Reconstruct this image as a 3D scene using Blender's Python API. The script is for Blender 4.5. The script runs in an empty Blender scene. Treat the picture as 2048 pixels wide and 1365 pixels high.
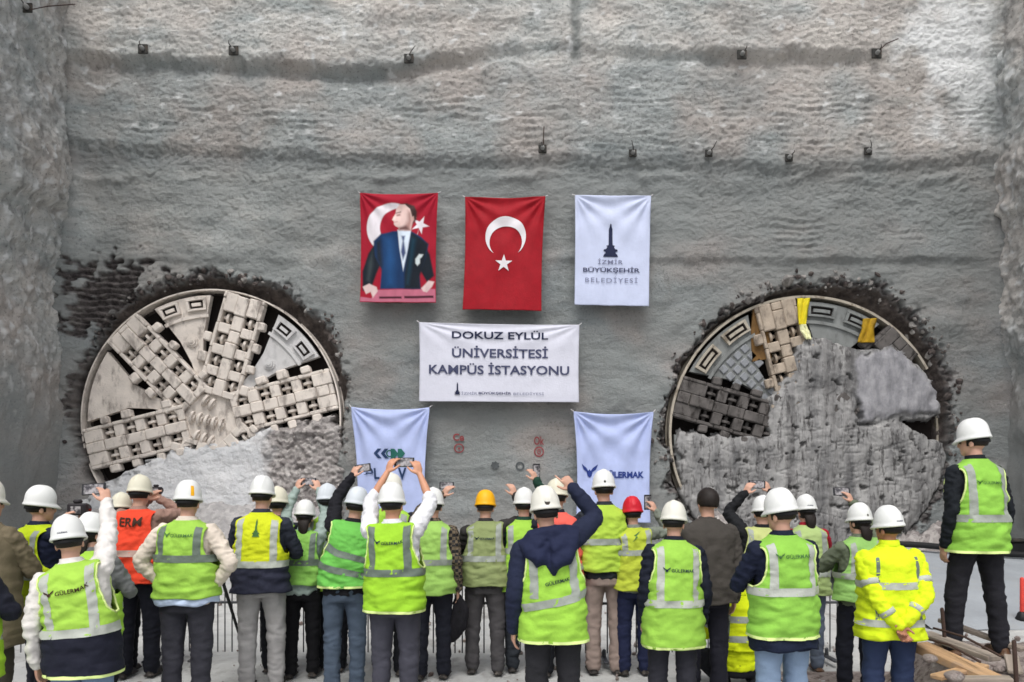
import bpy, bmesh, math, random
import numpy as np
from mathutils import Vector, Matrix
R = math.radians
SC = bpy.context.scene
# ------------------------------------------------------------------ camera, sky, sun, exposure
F = 1500.0                      # focal length of the photograph in its own pixels (2048 wide)
EYE, HOR, CX = 1.85, 960.0, 1024.0
camd = bpy.data.cameras.new("camera"); cam = bpy.data.objects.new("camera", camd)
SC.collection.objects.link(cam)
cam.location = (0, 0, EYE); cam.rotation_euler = (R(90), 0, 0)
camd.sensor_width = 36.0; camd.lens = 36.0 * F / 2048.0
camd.shift_y = (HOR - 682.5) / 2048.0
camd.clip_start = 0.1; camd.clip_end = 600
SC.camera = cam
W = bpy.data.worlds.new("World"); SC.world = W; W.use_nodes = True
nt = W.node_tree; bg = nt.nodes["Background"]
sky = nt.nodes.new("ShaderNodeTexSky"); sky.sky_type = 'NISHITA'; sky.sun_disc = False
SUN_EL, SUN_AZ = 60.0, 186.0      # azimuth: clockwise from +Y (north): almost straight behind the camera
sky.sun_elevation = R(SUN_EL); sky.sun_rotation = R(SUN_AZ)
sky.air_density = 1.0; sky.dust_density = 4.0; sky.ozone_density = 1.0
hs = nt.nodes.new("ShaderNodeHueSaturation"); hs.inputs['Saturation'].default_value = 0.28
nt.links.new(sky.outputs[0], hs.inputs['Color']); nt.links.new(hs.outputs[0], bg.inputs['Color'])
bg.inputs['Strength'].default_value = 0.15
sl = bpy.data.lights.new("sun", 'SUN'); sl.energy = 1.25; sl.angle = R(30); sl.color = (1.0, 0.97, 0.93)
so = bpy.data.objects.new("sun", sl); SC.collection.objects.link(so)
az, el = R(SUN_AZ), R(SUN_EL)
sdir = Vector((math.sin(az) * math.cos(el), math.cos(az) * math.cos(el), math.sin(el)))
so.rotation_euler = sdir.to_track_quat('Z', 'Y').to_euler(); so.location = sdir * 60
SC.view_settings.view_transform = 'Standard'; SC.view_settings.look = 'None'
SC.view_settings.gamma = 1; SC.view_settings.use_curve_mapping = False
SC.view_settings.exposure = 0.26
SC.cycles.max_bounces = 6; SC.cycles.diffuse_bounces = 3
SC.cycles.use_denoising = True
SC.cycles.filter_width = 1.6

def PX(px, py, d):                       # a point of the photograph at distance d
    return Vector(((px - CX) / F * d, d, EYE + (HOR - py) / F * d))

# ------------------------------------------------------------------ numpy noise
_rng = np.random.RandomState(7)
_perm = np.concatenate([_rng.permutation(256)] * 3)
_grad = _rng.normal(size=(256, 3)); _grad /= np.linalg.norm(_grad, axis=1)[:, None]
def pn(x, y, z=0.0):
    x, y, z = np.broadcast_arrays(np.asarray(x, float), np.asarray(y, float), np.asarray(z, float))
    xi, yi, zi = np.floor(x).astype(int), np.floor(y).astype(int), np.floor(z).astype(int)
    xf, yf, zf = x - xi, y - yi, z - zi
    f = lambda t: t * t * t * (t * (t * 6 - 15) + 10)
    u, v, w = f(xf), f(yf), f(zf)
    xi, yi, zi = xi & 255, yi & 255, zi & 255
    def g(a, b, c):
        h = _perm[_perm[_perm[(xi + a) & 255] + ((yi + b) & 255)] + ((zi + c) & 255)]
        G = _grad[h]
        return G[..., 0] * (xf - a) + G[..., 1] * (yf - b) + G[..., 2] * (zf - c)
    l = lambda a, b, t: a + (b - a) * t
    return l(l(l(g(0,0,0), g(1,0,0), u), l(g(0,1,0), g(1,1,0), u), v),
             l(l(g(0,0,1), g(1,0,1), u), l(g(0,1,1), g(1,1,1), u), v), w) * 1.5
def fbm(x, y, z=0.0, o=3, lac=2.1, gain=.5):
    a, s, t = 1.0, 1.0, 0
    for i in range(o):
        t = t + a * pn(np.asarray(x) * s, np.asarray(y) * s, np.asarray(z) * s + 17.3 * i); a *= gain; s *= lac
    return t
def ss(a, b, x):
    t = np.clip((np.asarray(x, float) - a) / (b - a), 0, 1); return t * t * (3 - 2 * t)

# ------------------------------------------------------------------ objects
def tag(o, label=None, cat=None, group=None, kind=None):
    if label: o["label"] = label
    if cat: o["category"] = cat
    if group: o["group"] = group
    if kind: o["kind"] = kind
    return o
def empty(name, loc=(0, 0, 0), rz=0.0):
    o = bpy.data.objects.new(name, None); SC.collection.objects.link(o)
    o.location = loc; o.rotation_euler = (0, 0, rz); o.empty_display_size = .2
    return o
class MB:                                # collects closed shapes for ONE mesh
    def __init__(s): s.V = []; s.F = []; s.n = 0
    def add(s, V, Fc):
        V = np.asarray(V, float).reshape(-1, 3); n = s.n
        s.V.append(V); s.F += [tuple(int(i) + n for i in f) for f in Fc]; s.n += len(V)
    def arr(s): return np.concatenate(s.V) if s.V else np.zeros((0, 3))
    def box(s, c, size, M=None):
        h = np.array(size) / 2.0
        V = np.array([[x, y, z] for x in (-1, 1) for y in (-1, 1) for z in (-1, 1)]) * h
        V = V @ (np.array(M).T if M is not None else np.eye(3)) + np.array(c)
        s.add(V, [(0,1,3,2), (4,6,7,5), (0,4,5,1), (2,3,7,6), (0,2,6,4), (1,5,7,3)])
    def bbox_bevel(s, c, size, b, M=None):  # a box with its edges taken off
        hx, hy, hz = np.array(size) / 2.0
        bm = bmesh.new(); bmesh.ops.create_cube(bm, size=1.0)
        for v in bm.verts: v.co = Vector((v.co.x * 2 * hx, v.co.y * 2 * hy, v.co.z * 2 * hz))
        bmesh.ops.bevel(bm, geom=bm.edges[:], offset=b, segments=1, affect='EDGES')
        bm.verts.ensure_lookup_table()
        V = np.array([v.co[:] for v in bm.verts]); Fc = [[v.index for v in f.verts] for f in bm.faces]
        bm.free()
        V = V @ (np.array(M).T if M is not None else np.eye(3)) + np.array(c)
        s.add(V, Fc)
    def tube(s, pts, rad, n=10, asp=1.0, side=None, cap=True):
        pts = np.asarray(pts, float); rad = np.broadcast_to(np.asarray(rad, float), (len(pts),))
        m = len(pts); V = []
        tang = np.gradient(pts, axis=0); tang /= np.linalg.norm(tang, axis=1)[:, None] + 1e-9
        ref = np.array(side, float) if side is not None else (np.array([1., 0, 0]) if abs(tang[0][0]) < .9 else np.array([0, 1., 0]))
        th = np.linspace(0, 2 * np.pi, n, endpoint=False)
        def ring(c, t, r):
            a = ref - t * np.dot(ref, t); a /= np.linalg.norm(a) + 1e-9; b = np.cross(t, a)
            return c + r * (np.cos(th)[:, None] * a + asp * np.sin(th)[:, None] * b)
        rows = []
        if cap:
            for q in (80, 55, 28): rows.append(ring(pts[0] - tang[0] * rad[0] * math.sin(R(q)) * min(1, asp), tang[0], rad[0] * math.cos(R(q))))
        for i in range(m): rows.append(ring(pts[i], tang[i], rad[i]))
        if cap:
            for q in (28, 55, 80): rows.append(ring(pts[-1] + tang[-1] * rad[-1] * math.sin(R(q)) * min(1, asp), tang[-1], rad[-1] * math.cos(R(q))))
        k = len(rows); Fc = []
        for i in range(k - 1):
            for j in range(n):
                Fc.append((i * n + j, i * n + (j + 1) % n, (i + 1) * n + (j + 1) % n, (i + 1) * n + j))
        Fc.append(tuple(range(n))[::-1]); Fc.append(tuple((k - 1) * n + j for j in range(n)))
        s.add(np.concatenate(rows), Fc)
    def ell(s, c, r, M=None, nu=16, nv=10):
        V = [(0, 0, 1)]; Fc = []
        for i in range(1, nv):
            p = math.pi * i / nv
            for j in range(nu):
                t = 2 * math.pi * j / nu; V.append((math.sin(p) * math.cos(t), math.sin(p) * math.sin(t), math.cos(p)))
        V.append((0, 0, -1)); L = len(V) - 1
        for j in range(nu):
            Fc.append((0, 1 + j, 1 + (j + 1) % nu)); Fc.append((L, 1 + (nv - 2) * nu + (j + 1) % nu, 1 + (nv - 2) * nu + j))
            for i in range(nv - 2):
                a = 1 + i * nu; Fc.append((a + j, a + nu + j, a + nu + (j + 1) % nu, a + (j + 1) % nu))
        V = np.array(V) * np.array(r)
        V = V @ (np.array(M).T if M is not None else np.eye(3)) + np.array(c)
        s.add(V, Fc)
    def prism(s, poly, y0, y1):           # polygon in x,z given depth y0 (front) .. y1
        n = len(poly); V = [(x, y0, z) for x, z in poly] + [(x, y1, z) for x, z in poly]
        Fc = [tuple(range(n)), tuple(range(2 * n - 1, n - 1, -1))] + [(i, i + n, (i + 1) % n + n, (i + 1) % n) for i in range(n)]
        s.add(V, Fc)
    def build(s, name, m, parent=None, smooth=True, fix=False):
        me = bpy.data.meshes.new(name); me.from_pydata(s.arr().tolist(), [], s.F)
        if fix:
            bm = bmesh.new(); bm.from_mesh(me); bmesh.ops.recalc_face_normals(bm, faces=bm.faces[:]); bm.to_mesh(me); bm.free()
        return mesh_obj(name, me, m, parent, smooth)
def mesh_obj(name, me, m, parent=None, smooth=True):
    me.name = name
    o = bpy.data.objects.new(name, me); SC.collection.objects.link(o)
    if m is not None: me.materials.clear(); me.materials.append(m)
    if smooth: me.polygons.foreach_set("use_smooth", np.ones(len(me.polygons), bool))
    if parent is not None: o.parent = parent
    return o
def remesh(mb, voxel, smooth=2, fac=.5):
    me = bpy.data.meshes.new("t"); me.from_pydata(mb.arr().tolist(), [], mb.F)
    o = bpy.data.objects.new("t", me); SC.collection.objects.link(o)
    r = o.modifiers.new("r", 'REMESH'); r.mode = 'VOXEL'; r.voxel_size = voxel
    if smooth:
        q = o.modifiers.new("s", 'SMOOTH'); q.iterations = smooth; q.factor = fac
    dg = bpy.context.evaluated_depsgraph_get()
    out = bpy.data.meshes.new_from_object(o.evaluated_get(dg))
    bpy.data.objects.remove(o); bpy.data.meshes.remove(me)
    return out
def get_v(me):
    a = np.empty(len(me.vertices) * 3); me.vertices.foreach_get("co", a); return a.reshape(-1, 3)
def get_n(me):
    a = np.empty(len(me.vertices) * 3); me.vertex_normals.foreach_get("vector", a); return a.reshape(-1, 3)
def set_v(me, V): me.vertices.foreach_set("co", np.ascontiguousarray(V, dtype=float).ravel()); me.update()
def fattr(me, name, val):
    a = me.attributes.new(name, 'FLOAT', 'POINT'); a.data.foreach_set("value", np.ascontiguousarray(val, dtype=np.float32).ravel())
def grid_mesh(name, P, keep=None):        # P: (rows, cols, 3)
    r, c = P.shape[:2]; idx = np.arange(r * c).reshape(r, c)
    q = np.stack([idx[:-1, :-1], idx[:-1, 1:], idx[1:, 1:], idx[1:, :-1]], -1).reshape(-1, 4)
    V = P.reshape(-1, 3)
    if keep is not None:
        k = keep.ravel(); q = q[k[q].all(1)]
        used = np.zeros(r * c, bool); used[q.ravel()] = True
        new = np.cumsum(used) - 1; q = new[q]; V = V[used]
    else: used = np.ones(r * c, bool)
    me = bpy.data.meshes.new(name)
    me.vertices.add(len(V)); me.vertices.foreach_set("co", np.ascontiguousarray(V).ravel())
    me.loops.add(q.size); me.loops.foreach_set("vertex_index", q.ravel().astype(np.int32))
    me.polygons.add(len(q)); me.polygons.foreach_set("loop_start", (np.arange(len(q)) * 4).astype(np.int32))
    me.update(calc_edges=True); me.validate()
    return me, used

# ------------------------------------------------------------------ materials
def srgb(r, g, b):
    f = lambda c: (c / 255 / 12.92) if c / 255 <= .04045 else ((c / 255 + .055) / 1.055) ** 2.4
    return (f(r), f(g), f(b))
class NT:
    def __init__(s, name):
        s.m = bpy.data.materials.new(name); s.m.use_nodes = True; s.t = s.m.node_tree
        s.b = s.t.nodes["Principled BSDF"]; s.co = s.t.nodes.new("ShaderNodeTexCoord").outputs['Object']
    def n(s, typ, **kw):
        x = s.t.nodes.new(typ)
        for k, v in kw.items(): setattr(x, k, v)
        return x
    def l(s, a, b): s.t.links.new(a, b)
    def noise(s, scale, det=4, rough=.55, co=None, stretch=None):
        x = s.n("ShaderNodeTexNoise"); x.inputs['Scale'].default_value = scale; x.inputs['Detail'].default_value = det; x.inputs['Roughness'].default_value = rough
        c = co or s.co
        if stretch:
            mp = s.n("ShaderNodeMapping"); mp.inputs['Scale'].default_value = stretch; s.l(c, mp.inputs[0]); c = mp.outputs[0]
        s.l(c, x.inputs['Vector']); return x.outputs['Fac']
    def ramp(s, f, a, b, ca=(0,0,0,1), cb=(1,1,1,1)):
        x = s.n("ShaderNodeValToRGB"); x.color_ramp.elements[0].position = a; x.color_ramp.elements[1].position = b
        x.color_ramp.elements[0].color = (*ca[:3], 1); x.color_ramp.elements[1].color = (*cb[:3], 1); s.l(f, x.inputs[0]); return x.outputs[0]
    def mix(s, f, a, b, mode='MIX'):
        x = s.n("ShaderNodeMix", data_type='RGBA', blend_type=mode)
        if isinstance(f, (int, float)): x.inputs[0].default_value = f
        else: s.l(f, x.inputs[0])
        for v, i in ((a, 6), (b, 7)):
            if isinstance(v, tuple): x.inputs[i].default_value = (*v[:3], 1)
            else: s.l(v, x.inputs[i])
        return x.outputs[2]
    def attr(s, name): return s.n("ShaderNodeAttribute", attribute_name=name).outputs['Fac']
    def bump(s, h, dist, strength=1.0, prev=None):
        x = s.n("ShaderNodeBump"); x.inputs['Distance'].default_value = dist; x.inputs['Strength'].default_value = strength; s.l(h, x.inputs['Height'])
        if prev: s.l(prev, x.inputs['Normal'])
        return x.outputs[0]
    def done(s, col=None, rough=.8, nrm=None, metal=0.0, spec=.35, sheen=0.0):
        if col is not None:
            if isinstance(col, tuple): s.b.inputs['Base Color'].default_value = (*col[:3], 1)
            else: s.l(col, s.b.inputs['Base Color'])
        if isinstance(rough, (int, float)): s.b.inputs['Roughness'].default_value = rough
        else: s.l(rough, s.b.inputs['Roughness'])
        s.b.inputs['Metallic'].default_value = metal; s.b.inputs['Specular IOR Level'].default_value = spec
        if sheen: s.b.inputs['Sheen Weight'].default_value = sheen
        if nrm is not None: s.l(nrm, s.b.inputs['Normal'])
        return s.m
def dirty(name, col, var=.18, scale=3.0, rough=.8, bumpd=.004, bscale=40, dirt=None, dirt_amt=.4, metal=0.0, spec=.3):
    k = NT(name); c2 = tuple(x * (1 - var) for x in col); c1 = tuple(min(1, x * (1 + var * .6)) for x in col)
    c = k.ramp(k.noise(scale), .3, .7, c2, c1)
    if dirt: c = k.mix(k.ramp(k.noise(scale * 1.7, 6, .65, stretch=(1, 1, .45)), .52, .66, (0, 0, 0), (dirt_amt,) * 3), c, dirt)
    nr = k.bump(k.noise(bscale, 5, .6), bumpd)
    return k.done(c, rough, nr, metal, spec)
_fab = {}
def fabric(rgb, rough=.85, var=.10, sheen=0.0, lin=None):
    key = (tuple(rgb), rough)
    if key not in _fab:
        col = lin or srgb(*rgb); k = NT("fabric")
        c = k.ramp(k.noise(5, 4), .3, .7, tuple(x * (1 - var * 1.4) for x in col), tuple(min(1, x * (1 + var)) for x in col))
        nr = k.bump(k.noise(260, 2), .0008, .6); nr = k.bump(k.noise(22, 4, .6), .008, .8, nr)
        _fab[key] = k.done(c, rough, nr, 0, .25, sheen)
    return _fab[key]

# ------------------------------------------------------------------ flat lettering and polygons
def text_mesh(txt, bold=0.0, size=1.0, spacing=1.0):
    cu = bpy.data.curves.new("t", 'FONT'); cu.body = txt; cu.size = size; cu.offset = bold; cu.space_character = spacing
    cu.align_x = 'CENTER'; cu.resolution_u = 3; cu.fill_mode = 'FRONT'
    o = bpy.data.objects.new("t", cu); SC.collection.objects.link(o)
    dg = bpy.context.evaluated_depsgraph_get(); me = bpy.data.meshes.new_from_object(o.evaluated_get(dg))
    bpy.data.objects.remove(o); return me
def poly_mesh(polys):
    bm = bmesh.new()
    for p in polys:
        f = bm.faces.new([bm.verts.new((x, y, 0)) for x, y in p])
    bmesh.ops.triangulate(bm, faces=bm.faces[:])
    me = bpy.data.meshes.new("t"); bm.to_mesh(me); bm.free(); return me
def slice_mesh(me, step):                 # cut a flat mesh on a lattice so it can follow folds
    bm = bmesh.new(); bm.from_mesh(me)
    for ax in (0, 1):
        cs = [v.co[ax] for v in bm.verts]
        if not cs: continue
        k = math.floor(min(cs) / step) + 1
        while k * step < max(cs):
            co = Vector((0, 0, 0)); no = Vector((0, 0, 0)); co[ax] = k * step; no[ax] = 1
            bmesh.ops.bisect_plane(bm, geom=bm.verts[:] + bm.edges[:] + bm.faces[:], plane_co=co, plane_no=no); k += 1
    bm.to_mesh(me); bm.free(); return me
def fit(me, w=None, h=None, cx=0, cy=0, rot=0):
    V = get_v(me); lo, hi = V.min(0), V.max(0); sz = np.maximum(hi - lo, 1e-6)
    kx = w / sz[0] if w else None; ky = h / sz[1] if h else None
    kx = kx or ky; ky = ky or kx
    V = (V - (lo + hi) / 2) * np.array([kx, ky, 1])
    c, s_ = math.cos(rot), math.sin(rot)
    V = np.stack([V[:, 0] * c - V[:, 1] * s_ + cx, V[:, 0] * s_ + V[:, 1] * c + cy, V[:, 2] * 0], 1); set_v(me, V); return me
def join_me(ms):
    mb = MB()
    for m in ms:
        mb.add(get_v(m), [tuple(p.vertices) for p in m.polygons]); bpy.data.meshes.remove(m)
    me = bpy.data.meshes.new("t"); me.from_pydata(mb.arr().tolist(), [], mb.F); return me
def star(cx, cy, r, rot=90, n=5, inner=.382):
    return [(cx + (r if i % 2 == 0 else r * inner) * math.cos(R(rot + 180 * i / n)), cy + (r if i % 2 == 0 else r * inner) * math.sin(R(rot + 180 * i / n))) for i in range(2 * n)]
def crescent(cx, cy, r, gap_rot, off=.25, r2=.8, n=40):
    # outer circle minus an inner circle shifted towards gap_rot, as one band of quads
    d = off * r; ri = r2 * r; xi = (r * r + d * d - ri * ri) / (2 * d)
    a = math.acos(xi / r); b = math.acos(max(-1, min(1, (xi - d) / ri)))
    V = []
    for i in range(n + 1):
        t = a + (2 * math.pi - 2 * a) * i / n; V.append((r * math.cos(t), r * math.sin(t)))
    for i in range(n + 1):
        t = b + (2 * math.pi - 2 * b) * i / n; V.append((d + ri * math.cos(t), ri * math.sin(t)))
    g = R(gap_rot); V = [(cx + x * math.cos(g) - y * math.sin(g), cy + x * math.sin(g) + y * math.cos(g), 0) for x, y in V]
    me = bpy.data.meshes.new("t"); me.from_pydata(V, [], [(i + 1, i, n + 1 + i, n + 2 + i) for i in range(n)]); return me
def ring_flat(cx, cy, r0, r1, n=28):
    V = [(cx + r * math.cos(2 * math.pi * i / n), cy + r * math.sin(2 * math.pi * i / n), 0) for r in (r0, r1) for i in range(n)]
    me = bpy.data.meshes.new("t"); me.from_pydata(V, [], [(i, n + i, n + (i + 1) % n, (i + 1) % n) for i in range(n)]); return me
TOWER = [(-.05,.0),(-.5,0),(-.42,.08),(-.34,.1),(-.34,.15),(-.48,.17),(-.44,.22),(-.3,.23),(-.22,.3),(-.3,.33),(-.14,.35),(-.13,.42),(-.12,.84),(-.07,.9),(-.05,.97),(0,1),
         (.05,.97),(.07,.9),(.12,.84),(.13,.42),(.14,.35),(.3,.33),(.22,.3),(.3,.23),(.44,.22),(.48,.17),(.34,.15),(.34,.1),(.42,.08),(.5,0),(.05,0)]
WINGS = [(0,1),(.3,.72),(.42,.5),(.5,.62),(.58,.5),(.7,.72),(1,1),(.88,.6),(.68,.42),(.62,.12),(.5,0),(.38,.12),(.32,.42),(.12,.6)]
# ------------------------------------------------------------------ THE PIT: ground and sprayed concrete walls
WY = 18.75                                # distance of the end wall
S_W = F / WY
LC, LR = (418.0, 838.0), 262.0            # left cutterhead: centre and radius, photo pixels on the wall
RC, RR = (1617.0, 866.0), 277.0
def wall_xz(U, V): return (U - CX) / S_W, EYE + (HOR - V) / S_W
def shotcrete():
    k = NT("shotcrete")
    big = k.noise(.35, 5, .6); mid = k.noise(1.4, 6, .62, stretch=(1, 1, 1.7)); fine = k.noise(9, 6, .7)
    c = k.ramp(big, .32, .68, srgb(147, 149, 149), srgb(170, 170, 169))
    c = k.mix(k.ramp(mid, .35, .75), c, srgb(160, 159, 156)); c = k.mix(k.attr("lift"), c, k.ramp(k.noise(1.1, 6, .62, stretch=(1, 1, 1.6)), .3, .7, srgb(194, 193, 190), srgb(226, 223, 217))); c = k.mix(k.ramp(k.noise(.8, 5, .6, stretch=(.6, 1, 2.2)), .48, .7, (0, 0, 0), (.6,) * 3), c, srgb(146, 152, 152))  # tone lift: paler mix stands in for sky light higher up
    c = k.mix(k.ramp(k.noise(2.2, 7, .7), .6, .72, (0, 0, 0), (.5,) * 3), c, srgb(120, 116, 112))
    c = k.mix(k.ramp(fine, .60, .70, (0, 0, 0), (.55,) * 3), c, srgb(205, 203, 200))
    c = k.mix(k.ramp(k.noise(17, 6, .7), .55, .66, (0, 0, 0), (.6,) * 3), c, srgb(95, 95, 94))
    tint = k.ramp(k.noise(.5, 3, .5), .42, .6, srgb(166, 186, 194), srgb(214, 194, 186)); c = k.mix(.75, c, tint, "SOFT_LIGHT") if False else k.mix(.26, c, k.mix(1.0, c, tint, "OVERLAY")); c = k.mix(k.attr("grey_tone"), c, srgb(149, 153, 152)); c = k.mix(k.attr("pale"), c, srgb(246, 248, 248))
    rock = k.ramp(k.noise(6, 6, .7), .35, .7, srgb(64, 59, 60), srgb(132, 126, 124))
    rock = k.mix(k.ramp(k.noise(3, 4), .55, .7, (0, 0, 0), (.7,) * 3), rock, srgb(140, 136, 132))
    c = k.mix(k.attr("rock"), c, rock)
    soil = k.ramp(k.noise(4, 6, .7), .35, .7, srgb(70, 64, 63), srgb(118, 109, 104))
    c = k.mix(k.attr("soil"), c, soil)
    h = k.noise(11, 7, .72, stretch=(1, 1, 1.5)); nr = k.bump(h, .06, 1.0); nr = k.bump(k.noise(30, 5, .65), .035, .9, nr); nr = k.bump(k.noise(85, 3, .6), .012, .8, nr)
    return k.done(c, .92, nr, 0, .15)
M_SHOT = shotcrete()

def rot_any(rs):
    q, _ = np.linalg.qr(rs.normal(size=(3, 3))); return q if np.linalg.det(q) > 0 else -q
def hole_radius(th, table):               # ragged radius of a breakthrough around a cutterhead, th in degrees
    a = np.array([t for t, _ in table] + [table[0][0] + 360]); b = np.array([r for _, r in table] + [table[0][1]])
    return np.interp(np.mod(th - a[0], 360) + a[0], a, b)
HL = [(-60, 266), (-20, 270), (0, 276), (20, 284), (40, 308), (48, 290), (60, 306), (75, 288), (90, 286), (110, 283), (120, 288), (135, 290), (150, 274), (165, 266), (180, 268), (200, 266), (240, 264)]
HR = [(-60, 286), (-20, 292), (0, 294), (20, 308), (40, 312), (55, 322), (63, 332), (75, 314), (90, 306), (110, 292), (130, 294), (150, 290), (165, 287), (180, 287), (200, 298), (240, 290)]
us = np.arange(96, 2072, 2.6); vs = np.arange(-230, 1122, 2.6)
U, V = np.meshgrid(us, vs)
X, Z = wall_xz(U, V)
disp = .10 * fbm(X / 2.6, Z / 1.9, 1.0, 3) + .038 * fbm(X / .8, Z / .5, 2.0, 3)
rough = .55 + .45 * ss(620, 300, V)
calm = ss(60, 0, np.maximum(np.abs(U - 1010) - 330, np.abs(V - 800) - 420).clip(0)) * .45   # the smoother field behind the banners
disp += (.026 * fbm(X / .20, Z / .12, 3.0, 3) + .022 * fbm(X / .085, Z / .07, 13.0, 2) - .022 * ss(.68, .95, fbm(X / .15, Z / .11, 23, 2)) * rough) * rough * (1 - calm)
lump = np.abs(pn(X / .33, Z / .22, 5.0)); disp -= .018 * np.exp(-(lump / .06) ** 2) * ss(.0, .3, pn(X / 2, Z / 1.2, 9)) * rough * (1 - calm)
# casting bands: the upper lift stands proud of the lower one, with a ragged under-edge
A1 = np.interp(U, [100, 170, 700, 880, 960, 1090, 1180, 1380, 1420, 1690, 1740, 2080], [.2, .9, 1, 1, .5, .35, .45, .6, .95, .9, .2, .1])
e1 = np.interp(U, [150, 260, 500, 650, 800, 1000, 1100, 1250, 1400, 1700, 1800], [120, 128, 134, 145, 142, 102, 96, 112, 116, 120, 112]) + 9 * pn(U / 60, 0, 3) + 5 * pn(U / 17, 0, 4)
disp += .05 * fbm(X / .13, Z / .10, 17, 3) * np.exp(-((V - e1 - 10) / 20) ** 2) * A1; disp += .18 * A1 * ss(e1 + 13, e1 - 9, V) - .10 * A1 * np.exp(-((V - e1 - 16) / 13) ** 2)
e2 = np.interp(U, [150, 400, 700, 1000, 1300, 1600, 1990], [292, 300, 318, 322, 330, 345, 318]) + 10 * pn(U / 90, 1, 3) + 4 * pn(U / 20, 1, 4)
disp += .035 * fbm(X / .13, Z / .10, 18, 3) * np.exp(-((V - e2 - 8) / 18) ** 2); disp += .12 * ss(e2 + 16, e2 - 10, V) * ss(120, 190, U)
e2b = 356 + 18 * pn(U / 55, 2.2, 3) + 10 * pn(U / 160, 2, 1)
disp += .075 * np.exp(-((V - e2b) / 9) ** 2) * ss(-.15, .25, pn(U / 140, 7, 1))
e3 = 522 + 6 * pn(U / 50, 3, 3)
disp += .10 * ss(e3 + 9, e3 - 8, V) * (ss(1080, 1140, U) * ss(2010, 1960, U) + .5 * ss(150, 260, U) * ss(700, 640, U))
# combed lines of the spray
comb = np.sin(V * 2 * np.pi / 13.5 + 4 * fbm(X / 1.1, Z / 1.1, 8, 2)) * ss(-.05, .3, fbm(X / 1.6, Z / .9, 6, 2))
disp += .020 * comb * (.5 + 1.2 * np.abs(pn(X / .16, Z / .1, 44))) * (ss(180, 215, V) * ss(325, 300, V) + ss(415, 440, V) * ss(560, 520, V) * ss(1480, 1560, U) + .6 * ss(840, 870, V) * ss(1000, 960, V) * ss(1540, 900, U) * ss(700, 760, U) * .6)
# vertical groove, upper middle
gx = 1150 + 7 * pn(V / 30, 3, 2)
groove = np.exp(-((U - gx) / 9) ** 2) * ss(150, 110, V); disp -= .16 * groove
# the arched spray ring in the upper middle
rr = np.hypot(U - 1012, (V - 165) * 1.25); disp += .05 * np.exp(-((rr - 50) / 6) ** 2) * ss(175, 150, V)
disp += .5 * ss(240, 110, U) ** 2 * .9 + .5 * ss(1930, 2060, U) ** 2      # rounded inner corners
soil = np.zeros_like(U); rock = np.zeros_like(U)
for (cx, cy), rad, tab, sd in ((LC, LR, HL, 0), (RC, RR, HR, 5)):
    r = np.hypot(U - cx, V - cy); th = np.degrees(np.arctan2(cy - V, U - cx))
    thr = np.radians(th)
    ro = np.maximum(hole_radius(th, tab) - (9 if sd else 4), rad + 8) + 9 * fbm(np.cos(thr) * 4.5 + sd, np.sin(thr) * 4.5, sd, 3) + 6 * fbm(U / 16, V / 16, sd + 2, 2)
    inside = ss(ro + 4, ro - 5, r)
    d_in = -.48 + .10 * fbm(X / .3, Z / .26, 11 + sd, 4) + .05 * np.abs(fbm(X / .11, Z / .09, 12 + sd, 2)) + .34 * ss(rad + 4, ro, r)
    deep = ss(rad - 3, rad - 16, r)
    d_in = d_in * (1 - deep) + (-2.0) * deep
    near = ss(np.maximum(ro + 12 + 34 * fbm(U / 40, V / 40, 4 + sd, 2), ro + 9), ro + 5, r)
    if sd == 0: near *= (.35 + .65 * ss(20, 110, th) )
    disp = disp * (1 - inside) + d_in * inside
    chunk = np.abs(fbm(X / .24, Z / .17, 21 + sd, 3))
    blk = np.abs(fbm(X / .42, Z / .30, 61 + sd, 2)); disp -= (.16 * chunk + .05 + .22 * np.exp(-(blk / .07) ** 2)) * near * (1 - inside); disp += .14 * ss(.1, .5, fbm(X / .35, Z / .28, 71 + sd, 2)) * near * (1 - inside)
    soil = np.maximum(soil, inside); rock = np.maximum(rock, near * (1 - inside) * ss(.0, .22, fbm(U / 22, V / 18, 33 + sd, 4) + near * .9 - .42))
    if sd: rock = np.maximum(rock, inside * ss(30, 70, np.abs(th - 10)) * ss(-.2, .3, fbm(U / 30, V / 30, 43, 2)) * .8)
# dark torn strata at the upper left of the left machine
m = ss(1, .75, np.maximum(np.abs(U - 222) / 84, np.abs(V - 592) / 72) + .75 * fbm(U / 30, V / 22, 2, 3))
m = m * (1 - soil); rock = np.maximum(rock, m)
disp += m * (-.08 + .05 * np.sin(V * 2 * np.pi / 12 + 3 * pn(U / 40, V / 40, 2)) + .06 * pn(U / 9, V / 5, 1))
pale = ss(1.0, .3, np.hypot((U - 1900 - .12 * (V - 120)) / 115, (V - 110) / 215) + .5 * fbm(X / .8, Z / 1.0, 12, 4)) * .95
pale = np.maximum(pale, .55 * ss(.45, .7, fbm(X / .4, Z / .25, 14, 3)) * ss(400, 200, V))
for bx, by, bw, bh in ((693, 82, 4, 14), (633, 130, 3, 9), (825, 98, 3, 7), (845, 26, 6, 5)):
    pale = np.maximum(pale, np.exp(-((U - bx) / bw) ** 2 - ((V - by) / bh) ** 2))
grey_tone = np.clip(.75 * ss(340, 420, V) * ss(-.4, .5, fbm(X / 2.2, Z / 1.3, 15, 3) + .15) * ss(1150, 950, V) + .6 * ss(300, 340, V) * ss(520, 420, V) * ss(160, 220, U), 0, .85)  # even grey laid over the lower wall in patches, and along the groove
grey_tone = np.maximum(grey_tone * (1 - pale), groove * .9)
P = np.stack([X, WY - disp, Z], -1)
me, _ = grid_mesh("shotcrete_wall", P[:, ::-1])
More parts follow.
